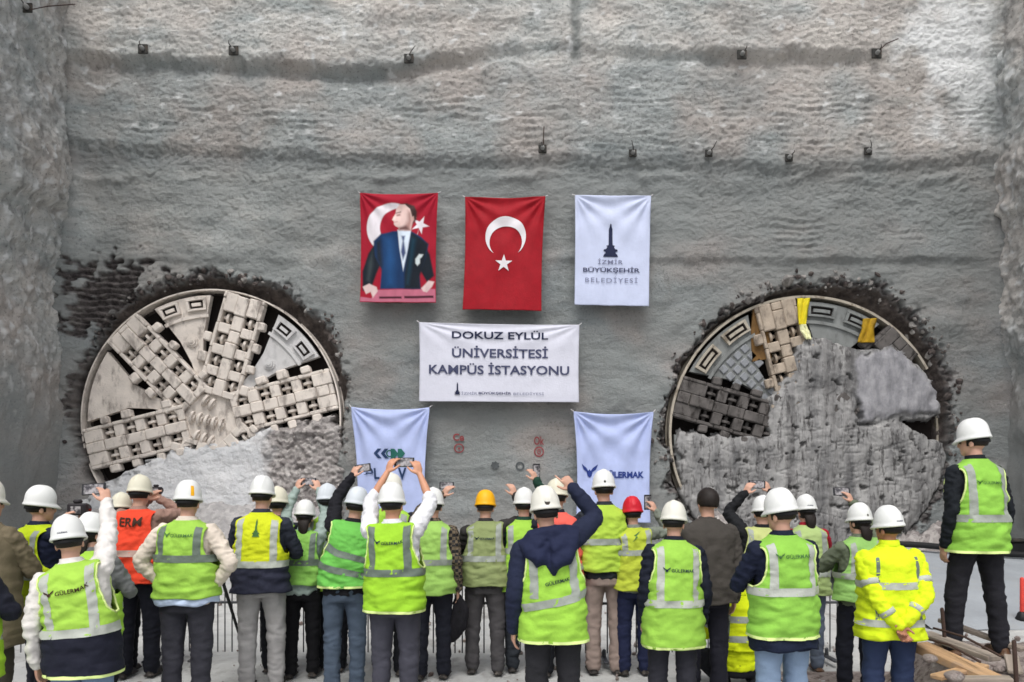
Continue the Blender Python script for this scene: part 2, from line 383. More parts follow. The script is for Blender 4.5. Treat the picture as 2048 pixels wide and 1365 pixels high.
lift = np.clip(.85 * ss(160, 100, V + 10 * pn(U / 60, V / 60, 3)) + .35 * ss(330, 290, V) + .85 * ss(330, 360, V) * ss(640, 420, V) * ss(800, 560, U) + .25 * ss(1500, 1600, U) * ss(560, 300, V), 0, 1) * (1 - soil)  # tone lift: brighter sky light on the upper wall painted into the colour
for nme, v in (("lift", lift), ("soil", soil), ("rock", rock), ("pale", pale), ("grey_tone", grey_tone)): fattr(me, nme, v[:, ::-1])
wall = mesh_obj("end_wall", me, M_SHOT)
tag(wall, "grey sprayed concrete end wall of the pit with two tunnel breakthroughs", "wall")

# lumps of broken rock and concrete left standing round the two breakthroughs
rs = np.random.RandomState(5); lumps = MB(); dark = MB()
for (cx, cy), rad, tab, sd, cnt in ((LC, LR, HL, 0, 230), (RC, RR, HR, 5, 420)):
    for i in range(cnt):
        th = rs.uniform(-15, 195); r = float(hole_radius(np.array([th]), tab)[0]) + rs.normal(-3 if sd else -1, 11 if sd else 7)
        u, v = cx + r * math.cos(R(th)), cy - r * math.sin(R(th))
        if r < rad + 12 or v > 1090: continue
        x, z = wall_xz(u, v); i_ = int(np.clip((v - vs[0]) / 2.6, 0, len(vs) - 1)); j_ = int(np.clip((u - us[0]) / 2.6, 0, len(us) - 1))
        y = P[i_, j_, 1]; s_ = (.018 + .05 * rs.rand() ** 2.2) * (2.2 if rs.rand() < .07 else 1)
        if float(pn(th / 9, sd, 7)) < -.12: continue
        t = MB(); t.ell((0, 0, 0), (1, 1, 1), None, 9, 6); A = t.arr(); A = A * (1 + .5 * pn(A[:, :1] * 1.3 + i, A[:, 1:2] * 1.3, A[:, 2:] * 1.3)) * np.array([rs.uniform(.8, 1.6), rs.uniform(.6, 1.1), rs.uniform(.6, 1.1)]) * s_
        A = A @ rot_any(rs).T + np.array([x, y - s_ * .25, z]); (lumps if rs.rand() < (.5 if sd else .3) else dark).add(A, t.F)
for mb_, c0, c1 in ((lumps, (112, 109, 107), (176, 172, 168)), (dark, (66, 60, 60), (116, 108, 104))):
    k = NT("broken_rock"); c = k.ramp(k.noise(4, 5, .65), .35, .68, srgb(*c0), srgb(*c1)); mm = k.done(c, .95, k.bump(k.noise(40, 5, .7), .02, .9), 0, .1)
    tag(mb_.build("broken_rock", mm, wall, smooth=False), kind="stuff")

def side_wall(name, x0, x1, sgn, label, seed):
    # runs from the end wall (y = 19.2) towards the camera; sgn +1 faces right
    ys = np.arange(5.0, 19.6, .05); zs = np.arange(-.1, 15.2, .05)
    Y, Zz = np.meshgrid(ys, zs)
    t = (19.0 - Y) / 14.0; Xb = x0 + (x1 - x0) * t
    d = .24 * fbm(Y / 2.2, Zz / 2.6, seed, 3) + .10 * fbm(Y / .55, Zz / .7, seed + 1, 3) + (.08 * np.abs(fbm(Y / .26, Zz / .34, seed + 2, 3)) + .05 * fbm(Y / .13, Zz / .15, seed + 4, 2)) * ss(2.5, 5.5, Zz)
    d = d * (.35 + .65 * ss(1.5, 6.0, Zz))
    d += .25 * ss(8.2, 8.5, Zz + .3 * pn(Y / .8, 0, seed)) * .8
    Pp = np.stack([Xb + sgn * d, Y, Zz], -1)
    if sgn < 0: Pp = Pp[:, ::-1]
    me, _ = grid_mesh(name, Pp)
    zf = Zz[:, ::-1] if sgn < 0 else Zz; yf = Y[:, ::-1] if sgn < 0 else Y
    fattr(me, "lift", .30 + .70 * ss(3.5, 6.5, zf)); fattr(me, "soil", zf * 0); fattr(me, "rock", .4 * ss(.15, .5, fbm(yf / .22, zf / .25, seed + 7, 3)) * ss(4, 7, zf))  # tone lift grows with height, light from above painted into the side walls
    fattr(me, "pale", .75 * ss(.2, .55, fbm(yf / .2, zf / .28, seed + 9, 3)) * ss(2, 6, zf)); fattr(me, "grey_tone", .8 * ss(5.5, 1.5, zf + .5 * pn(yf, zf, 1)))  # grey tone grows towards the foot of the wall
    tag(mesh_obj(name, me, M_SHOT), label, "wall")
side_wall("side_wall", -11.15, -10.2, 1, "rough lumpy grey side wall at the left edge of the pit", 50)
side_wall("side_wall", 12.22, 12.7, -1, "rough grey side wall at the right edge of the pit beside pale stain", 70)

# pit floor
def floor_mat():
    k = NT("pit_floor")
    c = k.ramp(k.noise(.6, 6, .6), .3, .7, srgb(160, 162, 162), srgb(194, 194, 191))
    c = k.mix(k.ramp(k.noise(3.5, 6, .65), .52, .7, (0, 0, 0), (.55,) * 3), c, srgb(134, 131, 127)); c = k.mix(k.ramp(k.noise(1.3, 6, .7, stretch=(1, .5, 1)), .56, .64, (0, 0, 0), (.6,) * 3), c, srgb(122, 119, 115))
    c = k.mix(k.ramp(k.noise(20, 4, .6), .6, .75, (0, 0, 0), (.5,) * 3), c, srgb(112, 110, 108))
    nr = k.bump(k.noise(12, 6, .65), .02, .8)
    return k.done(c, .85, nr, 0, .2)
M_FLOOR = floor_mat()
xs = np.concatenate([np.arange(-300, -14, 26), np.arange(-14, 16, .2), np.arange(16, 300, 26)]); ysf = np.concatenate([np.arange(-300, 0, 25), np.arange(0, 20, .2), np.arange(20, 300, 25)])
gx_, gy_ = np.meshgrid(xs, ysf)
gz = .018 * fbm(gx_ / .9, gy_ / .9, 1, 3) * ss(7.0, 9.0, gy_) * ss(40, 20, np.abs(gx_)) - .02
me, _ = grid_mesh("ground", np.stack([gx_, gy_, gz], -1))
ground = tag(mesh_obj("ground", me, M_FLOOR), kind="structure")
# ------------------------------------------------------------------ the two tunnelling machines
M_DUST = dirty("dusty_steel", srgb(224, 215, 206), .16, 2.6, .9, .012, 22, srgb(140, 131, 125), .8)
M_DUSTG = dirty("dusty_steel_grey", srgb(204, 203, 203), .12, 1.8, .9, .012, 22, srgb(150, 150, 150), .5)
M_DARK = dirty("dark_chamber", srgb(40, 34, 32), .3, 3, .9, .01, 20)
M_RIM = dirty("pale_rim", srgb(178, 170, 156), .18, 2.2, .85, .010, 30, srgb(106, 94, 80), .9)
M_GREYST = dirty("muddy_steel", srgb(98, 94, 92), .4, 3.5, .85, .012, 22, srgb(46, 42, 40), .9)
M_BEIGE = dirty("caked_beige_steel", srgb(178, 164, 148), .25, 3, .9, .012, 22, srgb(108, 98, 90), .9)
M_MUDP = dirty("muddy_plate", srgb(134, 137, 136), .2, 3.2, .9, .006, 30, srgb(95, 96, 95), .6)
M_GRATE = dirty("blue_grey_plate", srgb(142, 145, 150), .15, 4, .8, .004, 40, srgb(100, 102, 100), .6)
M_YEL = dirty("yellow_cloth", srgb(226, 208, 40), .2, 5, .75, .004, 60)
M_YELP = dirty("pale_yellow_cloth", srgb(240, 240, 190), .1, 5, .75, .004, 60)
M_OCH = dirty("ochre_cloth", srgb(176, 140, 30), .3, 5, .8, .006, 40, srgb(110, 80, 30), .6)
M_RUST = dirty("rusty_plate", srgb(118, 88, 50), .3, 4, .85, .006, 30, srgb(70, 52, 36), .7)

def rotz_pts(V, ang):                      # local (radial, depth, tangential) -> world about the disc axis (y)
    c, s = math.cos(ang), math.sin(ang)
    V = np.asarray(V, float); return np.stack([V[:, 0] * c - V[:, 2] * s, V[:, 1], V[:, 0] * s + V[:, 2] * c], 1)
def turned(mb, ang):
    o = MB(); o.add(rotz_pts(mb.arr(), ang), mb.F); return o
def arc_poly(r0, r1, a0, a1, n=12):
    A = np.linspace(a0, a1, n); return [(r1 * math.cos(R(a)), r1 * math.sin(R(a))) for a in A] + [(r0 * math.cos(R(a)), r0 * math.sin(R(a))) for a in A[::-1]]
def annulus(mb, r0, r1, y0, y1, n=120):
    V = []; Fc = []
    for i in range(n):
        c, s = math.cos(2 * math.pi * i / n), math.sin(2 * math.pi * i / n)
        V += [(r0 * c, y0, r0 * s), (r1 * c, y0, r1 * s), (r1 * c, y1, r1 * s), (r0 * c, y1, r0 * s)]
    for i in range(n):
        a, b = 4 * i, 4 * ((i + 1) % n)
        for k in range(4): Fc.append((a + k, a + (k + 1) % 4, b + (k + 1) % 4, b + k))
    mb.add(V, Fc)

def arc_ring(mb, r0, r1, y0, y1, a0, a1, n=140):
    V = []; Fc = []
    for i in range(n + 1):
        t = R(a0 + (a1 - a0) * i / n); c, s = math.cos(t), math.sin(t)
        V += [(r0 * c, y0, r0 * s), (r1 * c, y0, r1 * s), (r1 * c, y1, r1 * s), (r0 * c, y1, r0 * s)]
    for i in range(n):
        a, b = 4 * i, 4 * (i + 1)
        for k in range(4): Fc.append((a + k, a + (k + 1) % 4, b + (k + 1) % 4, b + k))
    if a1 - a0 < 359: Fc += [(0, 1, 2, 3), (4 * n + 3, 4 * n + 2, 4 * n + 1, 4 * n)]
    mb.add(V, Fc)
def spoke(root, ang, R0, m, mdark, lugs=True, rseed=0):
    rnd = random.Random(rseed * 7 + 3)
    r_in, r_out = .60, R0 - .08
    b = MB(); hw = .52
    pos = [.92 + .04 * rnd.uniform(-1, 1), 1.47, 2.02, 2.57]
    x = r_in
    while x < r_out - .05:                                                              # spine, in separate caked segments
        L = min(rnd.uniform(.3, .6), r_out - x); b.bbox_bevel((x + L / 2, .03 + .03 * rnd.uniform(-1, 1), .01 * rnd.uniform(-1, 1)), (L - .012, .26, .25 + .03 * rnd.random()), .025); x += L
    for sg in (-1, 1):                                                                 # edge beams with slots between
        x = r_in
        while x < r_out - .05:
            L = min(rnd.uniform(.4, .7), r_out - x); b.bbox_bevel((x + L / 2, .06 + .02 * rnd.uniform(-1, 1), sg * (hw - .04)), (L - .01, .26, .075 + .02 * rnd.random()), .018); x += L
        edges = [r_in] + [v for p in pos for v in (p - .15, p + .15)] + [r_out]
        for i in range(0, len(edges), 2):
            x0, x1 = edges[i], edges[i + 1]
            b.bbox_bevel(((x0 + x1) / 2, .05 + .03 * rnd.uniform(-1, 1), sg * .29), (x1 - x0 - .004, .24, .30), .02)
    s = turned(b, ang).build("spoke", m, root, smooth=False)
    for p in pos:
        for sg in (-1, 1):
            c = MB(); t0 = sg * .29
            c.tube([(p, .13, t0 - .12), (p, .13, t0 + .12)], [.05, .05], 12, side=(1, 0, 0))
            c.tube([(p, .09, t0 - .03), (p, .09, t0 + .03)], [.125, .125], 20, side=(1, 0, 0), cap=False)
            turned(c, ang).build("disc_cutter", m, s, smooth=False)
    if lugs:
        for p in pos:
            for sg in (-1, 1):
                if rnd.random() < .15 or p > R0 - .25: continue
                g = MB(); w = .17 + .10 * rnd.random(); dp = .16 + .08 * rnd.random()
                M = np.array(Matrix.Rotation(rnd.uniform(-.12, .12), 3, 'Y'))
                g.bbox_bevel((p + .05 * rnd.uniform(-1, 1), -.01 + .05 * rnd.random(), sg * (hw + dp / 2 + .01)), (w, .24, dp), .028, M)
                turned(g, ang).build("tool_lug", m, s, smooth=False)
    return s
def sector_plate(root, ang, R0, m, boss=True, frames=True, half=13.5, inner=1.1, grate=False, mrim=None):
    h = half
    poly = arc_poly(R0 - .62, R0 - .14, -h, h, 10)[:10]
    pin = [(inner, .16), (inner, -.16)]
    P = [(R0 - .62) * math.cos(R(h)) - .15, (R0 - .62) * math.sin(R(h))]
    outer = [((R0 - .14) * math.cos(R(a)), (R0 - .14) * math.sin(R(a))) for a in np.linspace(-h, h, 10)]
    side = [(2.1, .30), (1.5, .15)]
    pts = outer + side + [(inner, .13), (inner, -.13)] + [(x, -y) for x, y in side[::-1]]
    b = MB(); b.prism([(x, z) for x, z in pts], .06, .24)
    if frames:
        b.prism(arc_poly(R0 - .70, R0 - .62, -h * .92, h * .92), .01, .08)
    s = turned(b, ang).build("sector_plate", m, root, smooth=False, fix=True)
    if frames:
        for k in (-1, 1):
            g = MB(); d = MB()
            r0, r1 = R0 - .52, R0 - .20; a0, a1 = (k * h * .5 - h * .36), (k * h * .5 + h * .36)
            g.prism(arc_poly(r1 - .06, r1, a0, a1), -.03, .09); g.prism(arc_poly(r0, r0 + .05, a0, a1), -.03, .09)
            g.prism(arc_poly(r0 + .055, r1 - .065, a0, a0 + 1.3), -.03, .09); g.prism(arc_poly(r0 + .055, r1 - .065, a1 - 1.3, a1), -.03, .09)
            g.prism(arc_poly((r0 + r1) / 2 - .05, (r0 + r1) / 2 + .03, a0 + 2.6, a1 - 2.6), -.02, .09)
            f = turned(g, ang).build("scraper_frame", mrim or m, s, smooth=False, fix=True)
            d.prism(arc_poly(r0 + .055, r1 - .065, a0 + 1.4, a1 - 1.4), .035, .075)
            turned(d, ang).build("scraper_slot", M_DARK, s, smooth=False, fix=True)
    if boss:
        c = MB(); n = 20
        for r, y in ((.15, .02), (.10, -.02), (.05, -.045)):
            c.prism([(2.02 + r * math.cos(2 * math.pi * i / n), r * math.sin(2 * math.pi * i / n)) for i in range(n)], y, .062)
        turned(c, ang).build("boss", mrim or m, s, smooth=False, fix=True)
    if grate:
        c = MB()
        for i in range(6):
            for j in range(6):
                x = 1.35 + i * .25; t = (j - 2.5) * .25
                if abs(t) < .12 + (x - 1.2) * .36: c.bbox_bevel((x, .045, t), (.19, .05, .19), .02)
        turned(c, ang).build("wear_tiles", M_GRATE, s, smooth=False)
    return s

def machine(center, Rpx, off, label, m_sp, m_pl, skip=(), left=True):
    Rm = Rpx / S_W
    cx, cz = wall_xz(*center)
    root = empty("tunnel_boring_machine", (cx, WY + .12, cz))
    tag(root, label, "tunnel boring machine", "tunnel boring machines in the end wall")
    b = MB(); arc_ring(b, Rm - (.035 if left else .06), Rm, -.01, .5, *((0, 360) if left else (28, 236))); arc_ring(b, Rm - .02, Rm + .03, .3, 2.6, 0, 360)
    b.build("shield_rim", M_DUST if left else M_RIM, root, smooth=False)
    b = MB(); n = 96
    b.prism([((Rm - .05) * math.cos(2 * math.pi * i / n), (Rm - .05) * math.sin(2 * math.pi * i / n)) for i in range(n)], .46, .6)
    b.build("back_plate", M_DARK, root, smooth=False, fix=True)
    for k in range(6):
        a = off + 60 * k
        if a % 360 in skip: continue
        spoke(root, R(a), Rm, M_BEIGE if (not left and a == 104) else m_sp, M_DARK, True, k)
        b = MB(); rr = Rm - .105                                    # heavy rim shoe at the end of each spoke
        b.prism(arc_poly(rr - (.42 if left else .5), rr, -8.6, 8.6, 8), -.03, .3)
        turned(b, R(a)).build("rim_shoe", M_RIM if not left else m_pl, root, smooth=False, fix=True)
    return root, Rm
tbm, RmL = machine(LC, LR, 14, "round pale dusty cutterhead showing its spokes and cutters, left side", M_DUST, M_DUST)
sector_plate(tbm, R(104), RmL, M_DUST); sector_plate(tbm, R(44), RmL, M_DUSTG)
sector_plate(tbm, R(164), RmL, M_DUST, False, False, 17, .8); sector_plate(tbm, R(-16), RmL, M_DUSTG, False, False)
sector_plate(tbm, R(224), RmL, M_DUSTG, False, False); sector_plate(tbm, R(284), RmL, M_DUSTG, False, False)
b = MB(); n = 40                                                     # hub with its row of centre cutters
b.prism([(.66 * math.cos(2 * math.pi * i / n), .66 * math.sin(2 * math.pi * i / n)) for i in range(n)], .03, .3)
hub = b.build("hub", M_DUST, tbm, smooth=False, fix=True)
for (x, z, a, k) in ((-.05, .42, -30, 2), (-.1, -.05, -14, 5), (-.18, -.5, -22, 3)):
    for i in range(k):
        c = MB(); u = (i - (k - 1) / 2) * .19; ca, sa = math.cos(R(a)), math.sin(R(a))
        c.tube([(x + u * ca - .03 * ca, .03, z + u * sa - .03 * sa), (x + u * ca + .03 * ca, .03, z + u * sa + .03 * sa)], [.17, .17], 20, cap=False)
        c.tube([(x + u * ca - .07 * ca, .03, z + u * sa - .07 * sa), (x + u * ca + .07 * ca, .03, z + u * sa + .07 * sa)], [.09, .09], 12, cap=False)
        c.build("disc_cutter", M_DUST, hub, smooth=False)
# right machine: grey, half buried in mud
tbr, RmR = machine(RC, RR, 44, "round grey cutterhead half covered in wet mud, right side", M_GREYST, M_MUDP, skip=(224, 284, 344), left=False)
sector_plate(tbr, R(134), RmR, M_MUDP, False, True, 18, .8, True, M_RIM)
sector_plate(tbr, R(74), RmR, M_MUDP, False, True, 18, .8, False, M_MUDP)
for a in (194, 254, 314): sector_plate(tbr, R(a), RmR, M_MUDP, False, False)
def px_local(root, U, V): x, z = wall_xz(U, V); return x - root.location.x, z - root.location.z
b = MB(); b.prism([px_local(tbr, *p) for p in ((1511, 612), (1541, 650), (1547, 715), (1508, 722), (1506, 660))], .02, .1)
b.build("rusty_plate", M_RUST, tbr, smooth=False, fix=True)

# cloth strips hanging on the right cutterhead
def strip(name, pts, w, m, label, y):
    P = np.array([[*px_local(tbr, u, v)] for u, v in pts]); t = np.linspace(0, 1, 24); s_ = np.linspace(0, 1, len(P))
    x = np.interp(t, s_, P[:, 0]); z = np.interp(t, s_, P[:, 1]); ww = np.interp(t, s_, w)
    u = np.linspace(-1, 1, 9)
    X_ = tbr.location.x + x[:, None] + u[None] * ww[:, None]; Z_ = tbr.location.z + z[:, None] + 0 * u[None]
    Y_ = WY + y + .05 * pn(u[None] * 2.2, t[:, None] * 3, w[0] * 9) + .03 * np.sin(u[None] * 6 + t[:, None] * 4)
    me, _ = grid_mesh(name, np.stack([X_, Y_, Z_], -1)); o = mesh_obj(name, me, m)
    q = o.modifiers.new("s", 'SOLIDIFY'); q.thickness = .02
    tag(o, label, "cloth"); return o
strip("cloth_strip", [(1607, 597), (1606, 622), (1605, 650)], [.15, .12, .09], M_YEL, "bright yellow cloth strip hanging at the top of the muddy cutterhead", .02)
strip("cloth_strip", [(1604, 650), (1610, 664), (1617, 680)], [.07, .11, .07], M_YELP, "pale cream cloth scrap just under the bright yellow strip", -.03)
strip("cloth_strip", [(1738, 638), (1735, 660), (1730, 686)], [.16, .15, .22], M_OCH, "ochre cloth scrap at the upper right rim of the muddy cutterhead", -.02)

# the mud that sticks to the right cutterhead
MUD = [(1545, 870), (1538, 800), (1575, 760), (1582, 728), (1600, 690), (1622, 676), (1660, 682), (1690, 690), (1722, 702), (1745, 694), (1775, 690), (1812, 705), (1842, 735), (1866, 764), (1878, 800), (1884, 826), (1830, 838), (1760, 842), (1800, 842), (1838, 868), (1886, 890), (1900, 960), (1892, 1040), (1840, 1122), (1400, 1122), (1376, 1010), (1362, 955), (1362, 915), (1356, 895), (1366, 868), (1480, 872)]
SLAB = [(1712, 716), (1745, 700), (1778, 694), (1812, 705), (1846, 735), (1874, 764), (1888, 800), (1878, 826), (1800, 833), (1722, 846), (1714, 790)]
def inside_dist(U, V, poly):              # signed distance in pixels, positive inside
    p = np.array(poly, float); q = np.roll(p, -1, 0); d = np.full(U.shape, 1e9); ins = np.zeros(U.shape, bool)
    for (ax, ay), (bx, by) in zip(p, q):
        ex, ey = bx - ax, by - ay; t = np.clip(((U - ax) * ex + (V - ay) * ey) / (ex * ex + ey * ey + 1e-12), 0, 1)
        d = np.minimum(d, np.hypot(U - ax - t * ex, V - ay - t * ey))
        c = ((ay > V) != (by > V)) & (U < (bx - ax) * (V - ay) / (by - ay + 1e-12) + ax); ins ^= c
    return np.where(ins, d, -d)
us2 = np.arange(1344, 1912, 2.2); vs2 = np.arange(660, 1124, 2.2); U2, V2 = np.meshgrid(us2, vs2); X2, Z2 = wall_xz(U2, V2)
sd = np.minimum(inside_dist(U2, V2, MUD) + 11 * fbm(U2 / 26, V2 / 26, 3, 4), RR + 4 + 5 * fbm(U2 / 20, V2 / 20, 6, 3) - np.hypot(U2 - RC[0], V2 - RC[1]))
slab = inside_dist(U2, V2, SLAB) + 9 * fbm(U2 / 24, V2 / 24, 1, 3)
h = .075 + .035 * fbm(X2 / .9, Z2 / 1.2, 2, 2) + .014 * fbm(X2 / .16, Z2 / .9, 4, 3) + .008 * fbm(X2 / .09, Z2 / .11, 5, 3) + .034 * np.round(2.2 * fbm(X2 / .5, Z2 / .42, 15, 2)) / 2.2
holes = .9 * ss(.50, .60, fbm(X2 / .26, Z2 / .22, 9, 3)); h -= .09 * holes
lines = np.abs(pn(X2 / .30, Z2 / 1.6, 31)); h -= .035 * np.exp(-(lines / .02) ** 2) * ss(820, 870, V2)
lines2 = np.abs(pn(X2 / 1.4, Z2 / .28, 37)); h -= .035 * np.exp(-(lines2 / .02) ** 2) * ss(820, 870, V2)
sl_ = ss(-3, 9, slab); h = h * (1 - sl_) + (.085 + .022 * fbm(X2 / .4, Z2 / .5, 6, 4)) * sl_
h -= .25 * np.exp(-((slab + 4) / 5) ** 2) * ss(780, 830, V2)
h = h * ss(-4, 26, sd) - .3 * ss(0, -8, sd)
k = NT("wet_mud")
c = k.ramp(k.noise(1.3, 5, .6, stretch=(2.2, 1, .4)), .36, .64, srgb(104, 104, 105), srgb(160, 159, 158))
c = k.mix(k.ramp(k.noise(1.1, 4, .6), .5, .62, (0, 0, 0), (.55,) * 3), c, srgb(172, 171, 170)); c = k.mix(k.ramp(k.noise(6, 6, .7, stretch=(1.9, 1, .4)), .52, .64, (0, 0, 0), (.9,) * 3), c, srgb(66, 64, 64))
c = k.mix(k.ramp(k.noise(1.1, 5, .6, stretch=(3, 1, .28)), .53, .66, (0, 0, 0), (.5,) * 3), c, srgb(86, 84, 84)); c = k.mix(k.ramp(k.noise(11, 5, .7), .6, .72, (0, 0, 0), (.6,) * 3), c, srgb(176, 175, 174)); c = k.mix(k.attr("slab"), c, k.ramp(k.noise(3.2, 6, .68, stretch=(1.4, 1, .6)), .35, .66, srgb(126, 126, 131), srgb(172, 171, 175)))
c = k.mix(k.attr("holes"), c, srgb(70, 68, 67))
M_MUD = k.done(c, k.ramp(k.noise(3), .3, .7, (.45,) * 3, (.85,) * 3), k.bump(k.noise(26, 6, .7), .016, .9), 0, .3)
me, us_ = grid_mesh("mud", np.stack([X2, WY + .05 - h, Z2], -1)[:, ::-1], keep=(sd > -9)[:, ::-1])
fattr(me, "slab", sl_[:, ::-1].ravel()[us_]); fattr(me, "holes", (.8 * holes * (1 - sl_))[:, ::-1].ravel()[us_])
mud = mesh_obj("caked_mud", me, M_MUD, tbr); mud.matrix_parent_inverse = Matrix.Translation(-tbr.location)

# rubble heaps at the foot of the machines
def heap(name, label, prof, x0, x1, seed, slope, m, coarse, ymax=18.55, ymin=13.5):
    xs = np.arange(x0, x1, .06); ys = np.arange(ymin, ymax, .06); Xh, Yh = np.meshgrid(xs, ys)
    top = np.interp(Xh, [wall_xz(u, 0)[0] for u, _ in prof], [wall_xz(0, v)[1] for _, v in prof])
    z = top + .10 * fbm(Xh / .5, Yh / .5, seed, 3) - slope * (ymax - .25 - Yh)
    z -= .35 * ss(ymax - .35, ymax, Yh)
    cz = coarse(Xh)
    z += cz * (.20 * np.abs(fbm(Xh / .3, Yh / .3, seed + 3, 3)) + .12 * np.abs(fbm(Xh / .12, Yh / .12, seed + 5, 2))) * ss(-.05, .3, z)
    keep = z > -.12
    me, used = grid_mesh(name, np.stack([Xh, Yh, z], -1), keep=keep)
    fattr(me, "coarse", cz.ravel()[used])
    return tag(mesh_obj(name, me, m), label, "rubble", kind="stuff")
k = NT("rubble"); c = k.ramp(k.noise(1.2, 5, .6), .3, .7, srgb(206, 208, 211), srgb(232, 232, 233))
vor = k.n("ShaderNodeTexVoronoi"); vor.inputs['Scale'].default_value = 8; k.l(k.co, vor.inputs['Vector'])
st = k.ramp(vor.outputs['Color'], .1, .9, srgb(130, 122, 120), srgb(200, 194, 190)); st = k.mix(k.ramp(k.noise(9, 6, .7), .5, .66, (0, 0, 0), (.7,) * 3), st, srgb(112, 104, 102))
c = k.mix(k.attr("coarse"), c, st)
M_RUB = k.done(c, .95, k.bump(k.noise(12, 7, .7), .09, .9), 0, .1)
heap("rubble_heap", "low pale spoil heap along the foot of the dusty cutterhead", [(96, 1075), (150, 1040), (240, 1010), (330, 1000), (420, 1005), (520, 1010), (590, 1000), (640, 1010), (690, 1050), (716, 1100)], -11.6, -3.8, 3, .62, M_RUB, lambda x: x * 0 + .6)
# dust crust plastered over the lower part of the left cutterhead
CRUST = [(142, 1110), (150, 1005), (196, 985), (250, 955), (300, 925), (345, 905), (420, 897), (492, 885), (520, 866), (560, 856), (610, 846), (655, 842), (676, 868), (682, 950), (692, 1110)]
us3 = np.arange(140, 700, 2.2); vs3 = np.arange(824, 1112, 2.2); U3, V3 = np.meshgrid(us3, vs3); X3, Z3 = wall_xz(U3, V3)
sd = inside_dist(U3, V3, CRUST) + 14 * fbm(U3 / 26, V3 / 18, 8, 4) + 6
cz = ss(505, 560, U3 + 26 * fbm(U3 / 30, V3 / 30, 2, 3)) * ss(700, 690, U3)
h = .10 + .55 * ss(870, 1100, V3) + .05 * fbm(X3 / .6, Z3 / .4, 2, 3) + (1 - cz) * .018 * fbm(X3 / .16, Z3 / .1, 3, 3) + cz * (.16 * np.abs(fbm(X3 / .26, Z3 / .24, 5, 3)) + .06 * fbm(X3 / .1, Z3 / .1, 6, 2) - .04)
h = h * ss(-4, 22, sd) - .45 * ss(3, -8, sd)
me, us_ = grid_mesh("dust_crust", np.stack([X3, WY + .06 - h, Z3], -1)[:, ::-1], keep=(sd > -9)[:, ::-1])
fattr(me, "coarse", (cz * .9)[:, ::-1].ravel()[us_]); cr_ = mesh_obj("dust_crust", me, M_RUB, tbm); cr_.matrix_parent_inverse = Matrix.Translation(-tbm.location)
heap("rubble_heap", "dark broken rock heap at the foot of the muddy cutterhead", [(1330, 1110), (1365, 1060), (1400, 1010), (1440, 1030), (1500, 1080), (1600, 1088), (1700, 1082), (1800, 1070), (1860, 1040), (1900, 1062), (1960, 1110)], 3.6, 11.6, 13, .75, M_RUB, lambda x: x * 0 + .95, 18.4)
# ------------------------------------------------------------------ flags and banners on the end wall
M_WHITEF = fabric((200, 208, 234), .7, .03); M_BAN = fabric((212, 213, 226), .6, .03); M_FLAGW = fabric((178, 190, 230), .7, .04)
M_RED = fabric((158, 16, 32), .7, .08); M_RED2 = fabric((184, 32, 54), .7, .08)
M_NAVY = fabric((36, 42, 70), .8, .05); M_LET = fabric((72, 76, 104), .8, .05); M_LETG = fabric((120, 124, 150), .8, .05)
M_MARKW = fabric((232, 228, 232), .8, .03); M_SUIT = fabric((24, 50, 84), .8, .1); M_SUITD = fabric((28, 34, 42), .8, .1); M_SKINP = fabric((214, 190, 182), .8, .06); M_HAIRP = fabric((70, 50, 48), .8, .1)
M_TIE = fabric((60, 74, 110), .8, .1); M_PINK = fabric((190, 110, 130), .8, .1); M_BLUE = fabric((44, 62, 130), .8, .05); M_GREEN = fabric((40, 100, 90), .8, .05); M_BLUD = fabric((40, 60, 96), .8, .05)
YF = 18.38; S_F = F / YF
